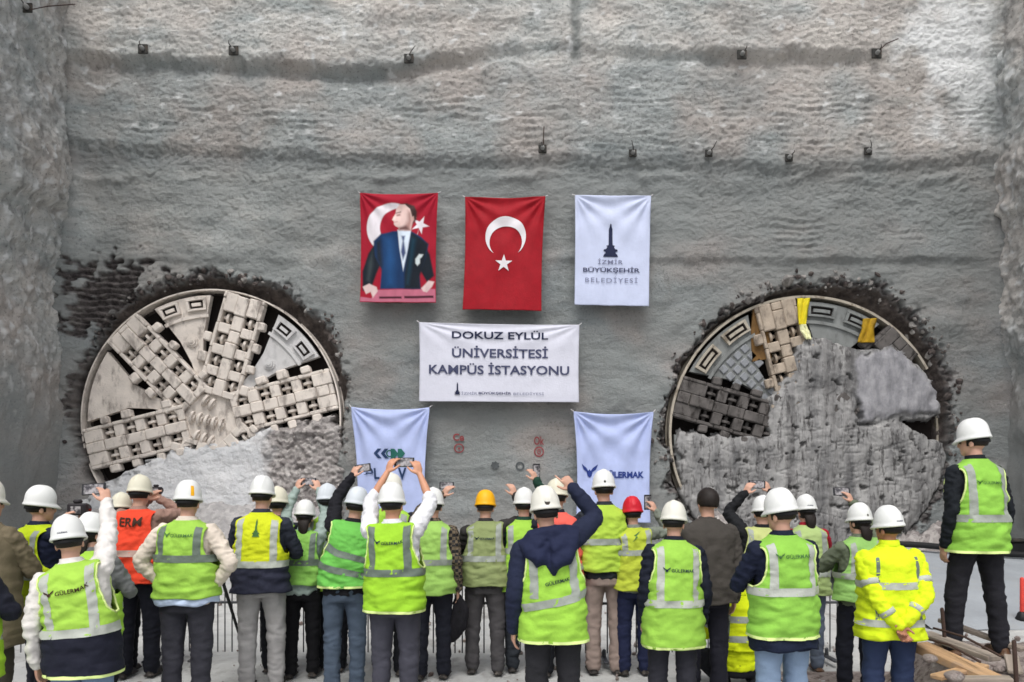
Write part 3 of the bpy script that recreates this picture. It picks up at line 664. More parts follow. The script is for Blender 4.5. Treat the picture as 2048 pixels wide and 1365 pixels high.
class Flag:
    def __init__(s, name, label, cat, quad, m, sag=0.03, amp=.035, seed=0, nfold=3.0, hems=True):
        s.q = [np.array([(u - CX) / S_F, EYE + (HOR - v) / S_F]) for u, v in quad]    # TL TR BR BL
        s.sag, s.amp, s.seed, s.nf = sag, amp, seed, nfold
        nu, nv = 80, 110; u = np.linspace(0, 1, nu); v = np.linspace(0, 1, nv); Ug, Vg = np.meshgrid(u, v)
        me, _ = grid_mesh(name, s.at(Ug, Vg)[:, ::-1][:, ::-1]); s.o = mesh_obj(name, me, m)
        q = s.o.modifiers.new("s", 'SOLIDIFY'); q.thickness = .008; q.offset = 1
        tag(s.o, label, cat, "flags and banners hung on the end wall"); s.w = np.linalg.norm(s.q[1] - s.q[0]); s.h = np.linalg.norm(s.q[3] - s.q[0]); s.lay = 0
        if hems:
            b = MB()
            for uu in (0.0, 1.0):
                b = MB(); p = s.at(np.array([uu]), np.array([0.0]))[0]; b.tube([p + (0, -.01, 0), p + ((uu - .5) * .12, .1, .06)], [.008, .008], 6); b.build("hanging_cord", M_MARKW, s.o)
    def at(s, u, v, lift=0.0):
        u = np.asarray(u, float); v = np.asarray(v, float)
        tl, tr, br, bl = s.q
        x = (1 - v) * ((1 - u) * tl[0] + u * tr[0]) + v * ((1 - u) * bl[0] + u * br[0])
        z = (1 - v) * ((1 - u) * tl[1] + u * tr[1]) + v * ((1 - u) * bl[1] + u * br[1])
        z = z - s.sag * 4 * u * (1 - u) * (1 - v) ** 2
        x = x + s.sag * .8 * np.where(u < .5, 1, -1) * np.sin(v * np.pi) * np.abs(2 * u - 1) ** 3
        k = s.seed
        f = .6 * np.cos((u * s.nf + .25 * v + .12 * k) * 2 * np.pi) * (.25 + .75 * v) * (.6 + .8 * pn(u * 2, v * 1.5, k))
        for cu in (0, 1):                                     # drag folds fanning out from the upper corners
            a = np.arctan2(v * 1.4 + 1e-6, np.abs(u - cu) + 1e-6); rr = np.hypot(u - cu, v * 1.4)
            f = f + 1.0 * np.sin(a * 13 + k + cu) * np.exp(-rr / .55) * np.clip(rr * 5, 0, 1)
        f = 1.35 * f + .8 * pn(u * 3, v * 3.5, k + 3) + .35 * pn(u * 9, v * 6, k + 5)
        return np.stack([x, YF - s.amp * f - lift, z], -1)
    def put(s, name, me, m, lift=None):                        # flat design: x,y in metres from the top-left corner, y down negative
        s.lay += 1; slice_mesh(me, .055); V = get_v(me); u = V[:, 0] / s.w; v = -V[:, 1] / s.h
        set_v(me, s.at(u, v, .012 + .003 * s.lay if lift is None else lift)); return mesh_obj(name, me, m, s.o, smooth=False)
    def uv(s, px, py): return (px * s.w, -py * s.h)
    def polys(s, name, polys, m): return s.put(name, poly_mesh([[s.uv(*p) for p in q] for q in polys]), m)
    def raw(s, name, polys, m): return s.put(name, poly_mesh(polys), m)
    def text(s, name, txt, cx, cy, w, h, m, bold=.0, sp=1.0):
        me = fit(text_mesh(txt, bold, 1.0, sp), w * s.w if w else None, h * s.h, *s.uv(cx, cy)); return s.put(name, me, m)
    def shape(s, name, poly, cx, cy, w, h, m):
        me = fit(poly_mesh([poly]), w * s.w, h * s.h, *s.uv(cx, cy)); return s.put(name, me, m)

# crescent and star flag
f = Flag("flag", "plain red flag with white crescent and star hanging in the middle", "flag", [(930, 394), (1091, 393), (1083, 622), (925, 619)], M_RED, .04, .03, 2, 2.0)
c0 = f.uv(.52, .35); rr = .255 * f.w
f.put("crescent", crescent(c0[0], c0[1], rr, -88, .27, .80), M_MARKW)
f.raw("star", [star(*f.uv(.505, .588), .112 * f.w, 90)], M_MARKW)
# portrait poster: a plain stand-in figure in a dark suit
f = Flag("poster", "red portrait poster of a figure in dark blue suit beside the plain red flag", "poster", [(720, 386), (876, 386), (872, 606), (720, 605)], M_RED2, .03, .025, 5, 2.4)
# the print: soft-edged printed tones laid on a fine sheet that follows the cloth
def crescent_poly(cx, cy, r, g, off, r2, n=40):
    me = crescent(0, 0, r, g, off, r2, n); V_ = get_v(me); bpy.data.meshes.remove(me); q = list(V_[:n + 1, :2]) + list(V_[n + 1:, :2][::-1]); return [(cx + x, cy - y * .705) for x, y in q]
WHT, SUIT, SUITD, SKN, SKD, HAIR, TIE = (228, 222, 228), (22, 52, 92), (22, 30, 40), (226, 196, 190), (168, 128, 122), (66, 48, 48), (66, 78, 116)
LAY = [(crescent_poly(.42, .325, .34, 12, .27, .74), WHT, .012), ([(u, v) for u, v in [(.78 + (x - .78), .29 + (y - .29) * .70) for x, y in star(.78, .29, .125, 80)]], WHT, .01),
 ([(.28, .36), (.10, .55), (.02, .72), (.03, .90), (.14, .90), (.22, .74), (.32, .58)], SUITD, .02), ([(.16, .52), (.10, .64), (.08, .80), (.13, .82), (.17, .66)], (56, 66, 70), .05),
 ([(.80, .42), (.92, .56), (.985, .76), (.88, .82), (.76, .68)], SUITD, .02),
 ([(.42, .345), (.28, .37), (.17, .44), (.19, .58), (.28, .70), (.26, .88), (.80, .88), (.78, .74), (.86, .60), (.90, .47), (.80, .40), (.66, .345)], SUIT, .015),
 ([(.30, .40), (.44, .38), (.48, .62), (.46, .86), (.33, .86), (.31, .62)], (30, 74, 124), .09), ([(.20, .45), (.27, .42), (.30, .66), (.28, .72), (.21, .60)], (30, 38, 48), .05),
 ([(.66, .35), (.90, .46), (.86, .62), (.79, .76), (.80, .88), (.58, .88), (.575, .74)], SUITD, .03), ([(.66, .40), (.74, .42), (.68, .66), (.64, .84), (.60, .84)], (24, 58, 76), .05),
 ([(.485, .335), (.665, .335), (.63, .5), (.565, .72), (.51, .5)], (214, 226, 240), .012), ([(.535, .39), (.59, .39), (.575, .44), (.60, .55), (.56, .62), (.53, .54), (.55, .44)], TIE, .02),
 ([(.50, .10), (.60, .085), (.70, .11), (.74, .17), (.73, .245), (.66, .30), (.60, .20)], HAIR, .02),
 ([(.51, .10), (.58, .098), (.645, .14), (.67, .20), (.68, .26), (.66, .345), (.50, .345), (.50, .318), (.46, .305), (.44, .29), (.438, .266), (.432, .256), (.412, .244), (.432, .215), (.455, .18), (.462, .14)], SKN, .010),
 ([(.61, .15), (.655, .17), (.675, .25), (.66, .34), (.58, .345), (.57, .30), (.615, .25)], SKD, .05), ([(.50, .312), (.60, .29), (.66, .34), (.50, .345)], (112, 80, 78), .03),
 ([(.46, .19), (.52, .18), (.525, .205), (.475, .212)], (150, 112, 106), .02), ([(.44, .264), (.49, .258), (.49, .266), (.445, .271)], (176, 120, 116), .012), ([(.455, .172), (.53, .158), (.53, .172), (.46, .184)], (92, 66, 62), .015), ([(.43, .215), (.465, .21), (.46, .24), (.43, .245)], (240, 214, 206), .02),
 ([(.655, .215), (.695, .205), (.70, .24), (.67, .275)], (214, 172, 164), .014),
 ([(.72, .60), (.77, .555), (.83, .56), (.81, .585), (.785, .60), (.785, .64), (.75, .665), (.72, .64)], (206, 216, 218), .015),
 ([(.20, .885), (1.0, .875), (1.0, 1.0), (.0, 1.0), (.0, .95), (.15, .965)], (188, 106, 128), .012), ([(.25, .945), (.55, .945), (.55, .968), (.25, .968)], (70, 30, 44), .012), ([(.58, .94), (.97, .935), (.97, .96), (.58, .965)], (70, 30, 44), .012),
 ([(.03, .86), (.12, .83), (.22, .86), (.235, .90), (.17, .965), (.14, .91), (.08, .93)], (216, 190, 188), .014), ([(.80, .87), (.90, .80), (.985, .81), (.95, .86), (.88, .91), (.83, .90)], (216, 190, 188), .014)]
nu, nv = 150, 210; ug, vg = np.meshgrid(np.linspace(.004, .996, nu), np.linspace(.004, .996, nv))
col = np.broadcast_to(np.array(srgb(160, 24, 46)), (nv, nu, 3)).copy(); col *= (1 + .10 * fbm(ug * 4, vg * 5, 3, 2))[..., None]
for poly, c, soft in LAY:
    d_ = inside_dist(ug, vg * 1.42, [(x, y * 1.42) for x, y in poly]); m_ = ss(-soft * .6, soft, d_)[..., None]; cc = np.array(srgb(*c)) * (1 + .10 * fbm(ug * 14, vg * 9, c[0], 2))[..., None]; col = col * (1 - m_) + cc * m_
me, _ = grid_mesh("portrait_print", f.at(ug, vg, .014)); at = me.attributes.new("print_tone", 'FLOAT_COLOR', 'POINT'); at.data.foreach_set("color", np.concatenate([np.clip(col, 0, 1), np.ones((nv, nu, 1))], -1).astype(np.float32).ravel())
k = NT("printed_cloth"); ca = k.n("ShaderNodeAttribute", attribute_name="print_tone"); mesh_obj("portrait_print", me, k.done(ca.outputs[0], .75, k.bump(k.noise(22, 4, .6), .006, .8), 0, .2), f.o)
# municipal flag
f = Flag("flag", "white flag with a dark blue tower emblem above three lines of writing", "flag", [(1150, 391), (1302, 392), (1298, 613), (1149, 610)], M_WHITEF, .01, .028, 7, 3.2)
f.shape("emblem", TOWER, .475, .407, .20, .305, M_NAVY)
f.text("lettering", "İZMİR", .475, .600, .33, .05, M_LETG, .006, 1.1); f.text("lettering", "BÜYÜKŞEHİR", .49, .678, .76, .062, M_LET, .022); f.text("lettering", "BELEDİYESİ", .49, .765, .70, .055, M_LETG, .0, 1.2)
# station banner
f = Flag("banner", "wide white banner with three lines of dark grey capitals", "banner", [(838, 645), (1159, 650), (1158, 805), (838, 803)], M_BAN, .02, .016, 9, 2.0)
f.text("lettering", "DOKUZ EYLÜL", .505, .138, .60, .115, M_NAVY, .02); f.text("lettering", "ÜNİVERSİTESİ", .505, .36, .60, .155, M_LET, .02); f.text("lettering", "KAMPÜS İSTASYONU", .50, .575, .88, .155, M_LET, .02)
f.shape("emblem", TOWER, .24, .835, .036, .155, M_NAVY)
f.text("lettering", "İZMİR", .315, .893, .10, .042, M_LETG); f.text("lettering", "BÜYÜKŞEHİR", .475, .893, .205, .046, M_LET, .03); f.text("lettering", "BELEDİYESİ", .685, .893, .19, .042, M_LETG)
# lower left company flag
f = Flag("flag", "pale blue white flag with arrow chevrons around a ring, below the banner's left end", "flag", [(702, 814), (859, 815), (850, 1036), (716, 1034)], M_FLAGW, .06, .04, 11, 2.6)
cy = .415
def chev(x, d, w=.055, hh=.045): return [(x, cy), (x + d * w, cy - hh), (x + d * (w + .05), cy - hh), (x + d * .05, cy), (x + d * (w + .05), cy + hh), (x + d * w, cy + hh)]
for x_, d_, m_ in ((.27, 1, M_BLUD), (.365, 1, M_BLUD), (.70, -1, M_GREEN), (.605, -1, M_GREEN)): f.polys("chevron", [chev(x_, d_)], m_)
o0 = f.uv(.485, cy); f.put("emblem", ring_flat(o0[0], o0[1], .06, .09), M_GREEN)
f.text("lettering", "ƏL", .22, .60, .24, .11, M_BLUD, .03); f.text("lettering", "V", .66, .60, .12, .11, M_BLUD, .03)
# lower right company flag
f = Flag("flag", "pale blue white flag with blue winged emblem and company name, below the banner's right end", "flag", [(1147, 823), (1307, 824), (1301, 1046), (1152, 1044)], M_FLAGW, .07, .045, 13, 3.4)
f.shape("emblem", WINGS, .185, .535, .23, .125, M_BLUE); f.text("lettering", "GÜLERMAK", .63, .56, .56, .072, M_BLUE, .04)

# ------------------------------------------------------------------ rock anchors and paint marks on the wall
M_PLATE = dirty("anchor_steel", srgb(50, 50, 48), .25, 8, .7, .003, 60, srgb(86, 70, 56), .5)
M_NUT = dirty("nut_steel", srgb(150, 150, 148), .2, 8, .6, .002, 60)
ANCH = [(57, 18, 20, "black anchor plate at the top left corner of the pit"), (287, 100, 22, "leftmost anchor plate of the upper row on the end wall"), (468, 103, 22, "second anchor plate from the left in the upper row"),
        (818, 119, 22, "upper row anchor plate above the portrait poster"), (1483, 111, 22, "upper row anchor plate between the pale patch and the wall groove"), (1752, 109, 23, "upper row anchor plate beside the white stain"),
        (1085, 299, 19, "lower row anchor plate above the plain red flag"), (1265, 308, 18, "lower row anchor plate above the tower flag"), (1417, 308, 17, "lower row anchor plate right of the tower flag"),
        (1577, 317, 18, "lower row anchor plate above the muddy cutterhead"), (1735, 304, 18, "rightmost anchor plate of the lower row")]
rnd = random.Random(4)
Vgrid = P  # wall surface samples
def wall_y(U_, V_):
    i = int(np.clip(round((V_ - vs[0]) / 2.6), 0, len(vs) - 1)); j = int(np.clip(round((U_ - us[0]) / 2.6), 0, len(us) - 1)); return Vgrid[max(0, i - 4):i + 5, max(0, j - 4):j + 5, 1].min()
for u, v, sz, lab in ANCH:
    d = wall_y(max(u, 100), v); x, z = (u - CX) / F * d, EYE + (HOR - v) / F * d; s_ = sz / S_W * .85
    if u < 100: d = 16.4; x, z = (u - CX) / F * d, EYE + (HOR - v) / F * d
    r0 = empty("rock_anchor", (x, d - .03, z)); tag(r0, lab, "rock anchor", "rock anchors in the concrete walls")
    b = MB(); b.bbox_bevel((0, 0, 0), (s_, .04, s_), .012); b.build("plate", M_PLATE, r0, smooth=False)
    b = MB(); b.tube([(0, -.02, 0), (0, -.09, 0)], [.055, .05], 6, side=(1, 0, 0)); b.build("nut", M_NUT, r0, smooth=False)
    b = MB(); a = rnd.uniform(-.5, .9); L = rnd.uniform(.08, .26); b.tube([(0, -.09, 0), (a * .1, -.2, .06), (a * L, -.16, L)], [.014, .012, .008], 6); b.build("rod", M_PLATE, r0)
M_PR = dirty("red_spray", srgb(140, 70, 72), .2, 9, .9, .001, 50); M_PB = dirty("grey_spray", srgb(84, 88, 90), .2, 9, .9, .001, 50)
def wall_paint(me, m, label, u, v, w, h):
    V_ = None; me = fit(me, w / S_W, h / S_W, 0, 0); slice_mesh(me, .06); V_ = get_v(me)
    d = wall_y(u, v); x0, z0 = (u - CX) / F * d, EYE + (HOR - v) / F * d
    out = []
    for x, y, _ in V_: 
        uu, vv = CX + (x0 + x) * S_W, HOR - (z0 + y - EYE) * S_W
        out.append((x0 + x, wall_y(uu, vv) - .008, z0 + y))
    set_v(me, np.array(out)); o = mesh_obj("painted_mark", me, m, wall, smooth=False); o["label"] = label; return o
wall_paint(text_mesh("Ce", .03), M_PR, "red sprayed letters Ce", 917, 875, 22, 15); wall_paint(join_me([ring_flat(0, 0, .74, 1), fit(poly_mesh([star(0, 0, 1)]), .8, .8)]), M_PR, "red sprayed ring under letters", 918, 897, 20, 19)
wall_paint(text_mesh("Ok", .02), M_PR, "faint red sprayed letters", 1078, 882, 20, 17); wall_paint(join_me([ring_flat(0, 0, .74, 1), fit(text_mesh("0", .02), None, 1.1)]), M_PR, "faint red sprayed ring", 1078, 904, 20, 21)
wall_paint(poly_mesh([star(0, 0, 1, 30, 7, .75)]), M_PB, "dark grey sprayed blot", 990, 931, 18, 17); wall_paint(ring_flat(0, 0, .6, 1), M_PB, "grey sprayed ring", 1040, 933, 18, 18)
# ------------------------------------------------------------------ PEOPLE
def unit(v): v = np.asarray(v, float); return v / (np.linalg.norm(v) + 1e-9)
def rot(axis, a):
    return np.array(Matrix.Rotation(a, 3, axis))
def dense(tab, n=200):                    # a smooth radius table over z
    z = np.array([t[0] for t in tab]); V = np.array([t[1:] for t in tab]); zz = np.linspace(z[0], z[-1], n)
    out = np.stack([np.interp(zz, z, V[:, i]) for i in range(V.shape[1])], 1)
    k = np.hanning(19); k /= k.sum(); pad = np.concatenate([np.repeat(out[:1], 9, 0), out, np.repeat(out[-1:], 9, 0)])
    return zz, np.stack([np.convolve(pad[:, i], k, 'valid') for i in range(out.shape[1])], 1)
SHIRT_T = dense([(.84, .172, .128, 0), (.95, .176, .128, 0), (1.08, .165, .118, .0), (1.22, .178, .122, 0), (1.34, .196, .122, .0), (1.40, .198, .112, -.005), (1.44, .172, .095, -.01), (1.475, .112, .08, -.01), (1.51, .066, .068, -.005), (1.54, .06, .062, 0)])
VEST_T = dense([(.74, .225, .160, 0), (.80, .222, .158, 0), (.95, .216, .156, 0), (1.10, .208, .148, 0), (1.24, .215, .148, 0), (1.35, .226, .144, 0), (1.405, .224, .130, -.005), (1.44, .198, .112, -.01), (1.472, .140, .094, -.012), (1.50, .088, .082, -.01), (1.515, .078, .076, -.008)])
class Torso:
    """bends the straight body about the hips: lean forward, tilt sideways, twist of the shoulders, raised shoulders"""
    def __init__(s, lean=0, tilt=0, twist=0, lift=(0, 0), hip=.95, wide=1.0, seed=0, belly=0.0):
        s.lean, s.tilt, s.twist, s.lift, s.hip, s.wide, s.seed, s.belly = R(lean), R(tilt), R(twist), lift, hip, wide, seed, belly
    def pose(s, P):
        P = np.array(P, float).reshape(-1, 3).copy(); t = ss(s.hip - .05, s.hip + .45, P[:, 2])
        for i, sg in ((0, -1), (1, 1)):
            P[:, 2] += s.lift[i] * ss(.06, .19, sg * P[:, 0]) * ss(1.12, 1.42, P[:, 2])
        c, n = np.cos(s.twist * t), np.sin(s.twist * t); x, y = P[:, 0] * c - P[:, 1] * n, P[:, 0] * n + P[:, 1] * c
        z = P[:, 2] - s.hip
        c, n = np.cos(-s.lean * t), np.sin(-s.lean * t); y, z = y * c - z * n, y * n + z * c
        c, n = np.cos(s.tilt * t), np.sin(s.tilt * t); x, z = x * c + z * n, -x * n + z * c
        return np.stack([x, y, z + s.hip], 1)
    def frame(s, p):                        # local axes at a rest point
        e = 1e-3; q = s.pose([p, np.add(p, (e, 0, 0)), np.add(p, (0, e, 0)), np.add(p, (0, 0, e))])
        x, y = unit(q[1] - q[0]), unit(q[2] - q[0]); return q[0], np.stack([x, y, unit(np.cross(x, y))], 1)
    def rest(s, tab, ang, z, off=0.0, wr=1.0, n=2.5):
        zz, T = tab; a = np.interp(z, zz, T[:, 0]) * s.wide; b = np.interp(z, zz, T[:, 1]) * (1 + .6 * (s.wide - 1)); c0 = np.interp(z, zz, T[:, 2])
        ca, sa = np.cos(ang), np.sin(ang)
        b = b + s.belly * np.exp(-((z - 1.03) / .16) ** 2) * (sa > 0)
        x = (a + off) * np.sign(ca) * np.abs(ca) ** (2 / n); y = c0 + (b + off) * np.sign(sa) * np.abs(sa) ** (2 / n)
        k = s.seed * 3.7
        w = .013 * fbm(x * 7 + k, z * 6, y * 4, 2) + .015 * (1 - 2 * np.abs(pn(x * 6 + z * 5 + k, z * 9 - x * 3, k))) * ss(1.32, 1.10, z) + .010 * (1 - 2 * np.abs(pn(x * 10 - z * 5 + k, z * 11 + x * 3, k + 2))) + .006 * (1 - 2 * np.abs(pn(x * 20 + z * 9, z * 22 - x * 6, k + 6)))
        w = w * wr * ss(1.50, 1.40, z)
        return np.stack(np.broadcast_arrays(x + ca * w, y + sa * w, z), -1)
    def surf(s, tab, ang, z, off=0.0, wr=1.0):
        P = s.rest(tab, ang, z, off, wr); return s.pose(P).reshape(P.shape)
    def back(s, tab, x, z, off=0.0, wr=1.0, n=2.5):   # point on the back at lateral x, height z
        zz, T = tab; a = np.interp(z, zz, T[:, 0]) * s.wide + off
        q = np.clip(np.abs(x) / a, 0, .999) ** (n / 2); ang = -np.arccos(np.sign(x) * q)
        return s.surf(tab, ang, z, off, wr)
def loft(name, T, tab, z0, z1, m, parent, off=0.0, nz=46, nu=84, wr=1.0, hemwave=0.0, thick=.006):
    u = np.linspace(0, 2 * np.pi, nu, endpoint=False) + .01; v = np.linspace(0, 1, nz)
    Ug, Vg = np.meshgrid(u, v); hem = z0 + hemwave * (.6 * np.sin(Ug * 2 + T.seed) + .6 * np.sin(Ug * 5 + T.seed * 2))
    Zg = hem + (z1 - hem) * Vg
    P = T.surf(tab, Ug, Zg, off, wr)
    V = P.reshape(-1, 3); Fc = []
    for i in range(nz - 1):
        for j in range(nu): Fc.append((i * nu + j, i * nu + (j + 1) % nu, (i + 1) * nu + (j + 1) % nu, (i + 1) * nu + j))
    mb = MB(); mb.add(V, Fc); o = mb.build(name, m, parent)
    q = o.modifiers.new("s", 'SOLIDIFY'); q.thickness = thick; q.offset = 1; return o
def arm_x(z):                             # half width of the vest back between its armholes
    return np.interp(z, [1.10, 1.15, 1.20, 1.28, 1.36, 1.42, 1.455, 1.47], [.30, .215, .190, .172, .166, .170, .182, .30])
def vest_shell(name, T, tab, z0, z1, m, parent, hemwave=.008, nz=64, nu=34, n=2.5, thick=.006):
    v = np.linspace(0, 1, nz); A = tab[1]; w = T.wide
    def gap(z):
        a = np.interp(z, tab[0], A[:, 0]) * w; return np.arccos(np.clip(arm_x(z) * w / a, 0, 1) ** (n / 2))
    mb = MB()
    for side in (-1, 1):
        V = []
        for t in v:
            u = np.linspace(0, 1, nu); zc = z0 + (z1 - z0) * t; g = float(gap(zc)); ang = side * (g + (np.pi - 2 * g) * u)
            z = zc + (1 - t) ** 3 * hemwave * (.6 * np.sin(ang * 2 + T.seed) + .6 * np.sin(ang * 5 + T.seed * 2))
            V.append(T.surf(tab, ang, z, 0))
        V = np.array(V).reshape(-1, 3); Fc = []
        for i in range(nz - 1):
            for j in range(nu - 1):
                q = (i * nu + j, i * nu + j + 1, (i + 1) * nu + j + 1, (i + 1) * nu + j); Fc.append(q if side > 0 else q[::-1])
        mb.add(V, Fc)
    me = bpy.data.meshes.new(name); me.from_pydata(mb.arr().tolist(), [], mb.F)
    bm = bmesh.new(); bm.from_mesh(me); bmesh.ops.remove_doubles(bm, verts=bm.verts[:], dist=.0015); bm.to_mesh(me); bm.free()
    o = mesh_obj(name, me, m, parent); q = o.modifiers.new("s", 'SOLIDIFY'); q.thickness = thick; q.offset = 1
    return o, gap
def armhole_trim(T, tab, gap, sg, m, parent, r):
    z = np.linspace(1.135, 1.462, 26); g = np.array([float(gap(q)) for q in z])
    ok = g > .02; z, g = z[ok], g[ok]
    bk = T.surf(tab, -g if sg > 0 else -(np.pi - g), z, .005); fr = T.surf(tab, g if sg > 0 else np.pi - g, z, .005)
    P = np.concatenate([bk, fr[::-1], bk[:1]]); b = MB(); b.tube(P, r, 6, cap=False); b.build("armhole_trim", m, parent)
def band(name, T, tab, z0, z1, m, parent, off=.009, a0=0, a1=2 * np.pi, slope=0.0):
    n = 90; u = np.linspace(a0, a1, n); v = np.linspace(0, 1, 4); Ug, Vg = np.meshgrid(u, v)
    Zg = z0 + (z1 - z0) * Vg + slope * np.cos(Ug)
    me, _ = grid_mesh(name, T.surf(tab, Ug, Zg, off)); o = mesh_obj(name, me, m, parent); return o
def strap(name, T, tab, x0, z0, x1, z1, w, m, parent, off=.009):
    # a vertical strip up the back, over the shoulder
    v = np.linspace(0, 1, 30); u = np.linspace(-.5, .5, 5); Ug, Vg = np.meshgrid(u, v)
    Xg = x0 + (x1 - x0) * Vg ** 2 + Ug * w; Zg = z0 + (z1 - z0) * Vg
    zz, A = tab; a = np.interp(Zg, zz, A[:, 0]) * T.wide
    Xg = np.clip(Xg, -a, a)
    me, _ = grid_mesh(name, T.back(tab, Xg, Zg, off)); return mesh_obj(name, me, m, parent)
def on_back(name, T, tab, me, m, parent, off=.014):
    slice_mesh(me, .02); V = get_v(me); set_v(me, T.back(tab, V[:, 0], V[:, 1], off)); return mesh_obj(name, me, m, parent, smooth=False)

def ik(S, Tg, L1, L2, pole):
    S, Tg = np.asarray(S, float), np.asarray(Tg, float); d = Tg - S; D = np.linalg.norm(d); D2 = min(D, (L1 + L2) * .995); d = d / (D + 1e-9)
    Tg = S + d * D2; a = (L1 * L1 - L2 * L2 + D2 * D2) / (2 * D2); h = math.sqrt(max(0, L1 * L1 - a * a))
    p = np.asarray(pole, float); p = unit(p - d * np.dot(p, d)); return S + d * a + p * h, Tg
def hand(mb, Wp, d, nrm, thumb, curl=.35, k=1.0, spread=.10, point=False):
    d = unit(d); nrm = unit(nrm - d * np.dot(nrm, d)); s = unit(np.cross(nrm, d)); s = s * np.sign(np.dot(s, thumb) + 1e-9)
    Wp = np.asarray(Wp, float)
    mb.tube([Wp - d * .02, Wp + d * .012, Wp + d * .05 * k, Wp + d * .085 * k], [.024 * k, .027 * k, .039 * k, .038 * k], 12, .42, side=s)
    for i, (o, L) in enumerate(zip((.030, .010, -.011, -.030), (.90, 1.0, .94, .74))):
        b = Wp + d * .085 * k + s * o * k; f = unit(d + s * spread * (1.5 - i) * .6)
        c = .12 if (point and i == 0) else curl * (1 + .12 * i); pts = [b - f * .015]; a = c * .6
        q = b; pts.append(q)
        for L_, ca in ((.042, .7), (.026, 1.0), (.021, .8)):
            ff = f * math.cos(a) + nrm * math.sin(a); q = q + ff * L_ * L * k; pts.append(q); a += c * ca
        mb.tube(pts, np.array([.0098, .0098, .0092, .0086, .0075]) * k, 8)
    b = Wp + d * .025 * k + s * .030 * k; f1 = unit(d * .62 + s * .72 + nrm * .25); f2 = unit(d * .85 + s * .3 + nrm * .4)
    mb.tube([b - f1 * .01, b + f1 * .035 * k, b + f1 * .035 * k + f2 * .03 * k, b + f1 * .035 * k + f2 * .054 * k], np.array([.015, .0125, .011, .009]) * k, 8)

M_BANDG = fabric((152, 158, 150), .45, .08); M_BANDD = fabric((104, 116, 106), .5, .1); M_BANDL = fabric((174, 178, 170), .4, .06); M_BANDO = fabric((176, 150, 140), .5, .1)
M_HAIR = dirty("dark_hair", srgb(34, 27, 24), .3, 30, .6, .002, 120); M_HAIRB = dirty("brown_hair", srgb(58, 38, 32), .3, 30, .6, .002, 120); M_GREYH = dirty("grey_brown_hair", srgb(72, 58, 50), .3, 30, .6, .002, 120)
def helmet_mat(rgb):
    k = NT("hard_hat_shell"); col = srgb(*rgb)
    c = k.ramp(k.noise(4), .35, .7, tuple(x * .93 for x in col), col); c = k.mix(k.ramp(k.noise(26, 5, .7), .66, .74, (0, 0, 0), (.35,) * 3), c, tuple(x * .6 for x in col))
    return k.done(c, k.ramp(k.noise(9, 4), .3, .7, (.38,) * 3, (.62,) * 3), k.bump(k.noise(30, 3), .0008, .5), 0, .35)
HM = {"white": helmet_mat((226, 227, 225)), "cream": helmet_mat((218, 214, 194)), "ivory": helmet_mat((224, 222, 212)), "orange_mark": helmet_mat((236, 190, 40)), "yellow": helmet_mat((240, 176, 12)), "red": helmet_mat((200, 26, 44)), "grey": helmet_mat((206, 212, 218))}
M_STRAP = dirty("dark_strap", srgb(30, 30, 32), .2, 20, .7, .002, 80)
M_SKIN = {}
def skin_mat(rgb):
    if rgb not in M_SKIN:
        k = NT("skin"); c = k.ramp(k.noise(12, 4), .3, .7, tuple(x * .82 for x in srgb(*rgb)), srgb(*rgb)); M_SKIN[rgb] = k.done(c, .55, k.bump(k.noise(90, 3), .001, .4), 0, .4)
    return M_SKIN[rgb]
M_EYE = dirty("eye", srgb(60, 50, 45), .2, 30, .3, .0, 50)
M_SHOE = dirty("shoe_leather", srgb(38, 34, 32), .25, 12, .6, .003, 60, srgb(120, 112, 104), .5); M_SHOEB = dirty("brown_leather", srgb(94, 66, 46), .25, 12, .6, .003, 60, srgb(130, 120, 110), .5)

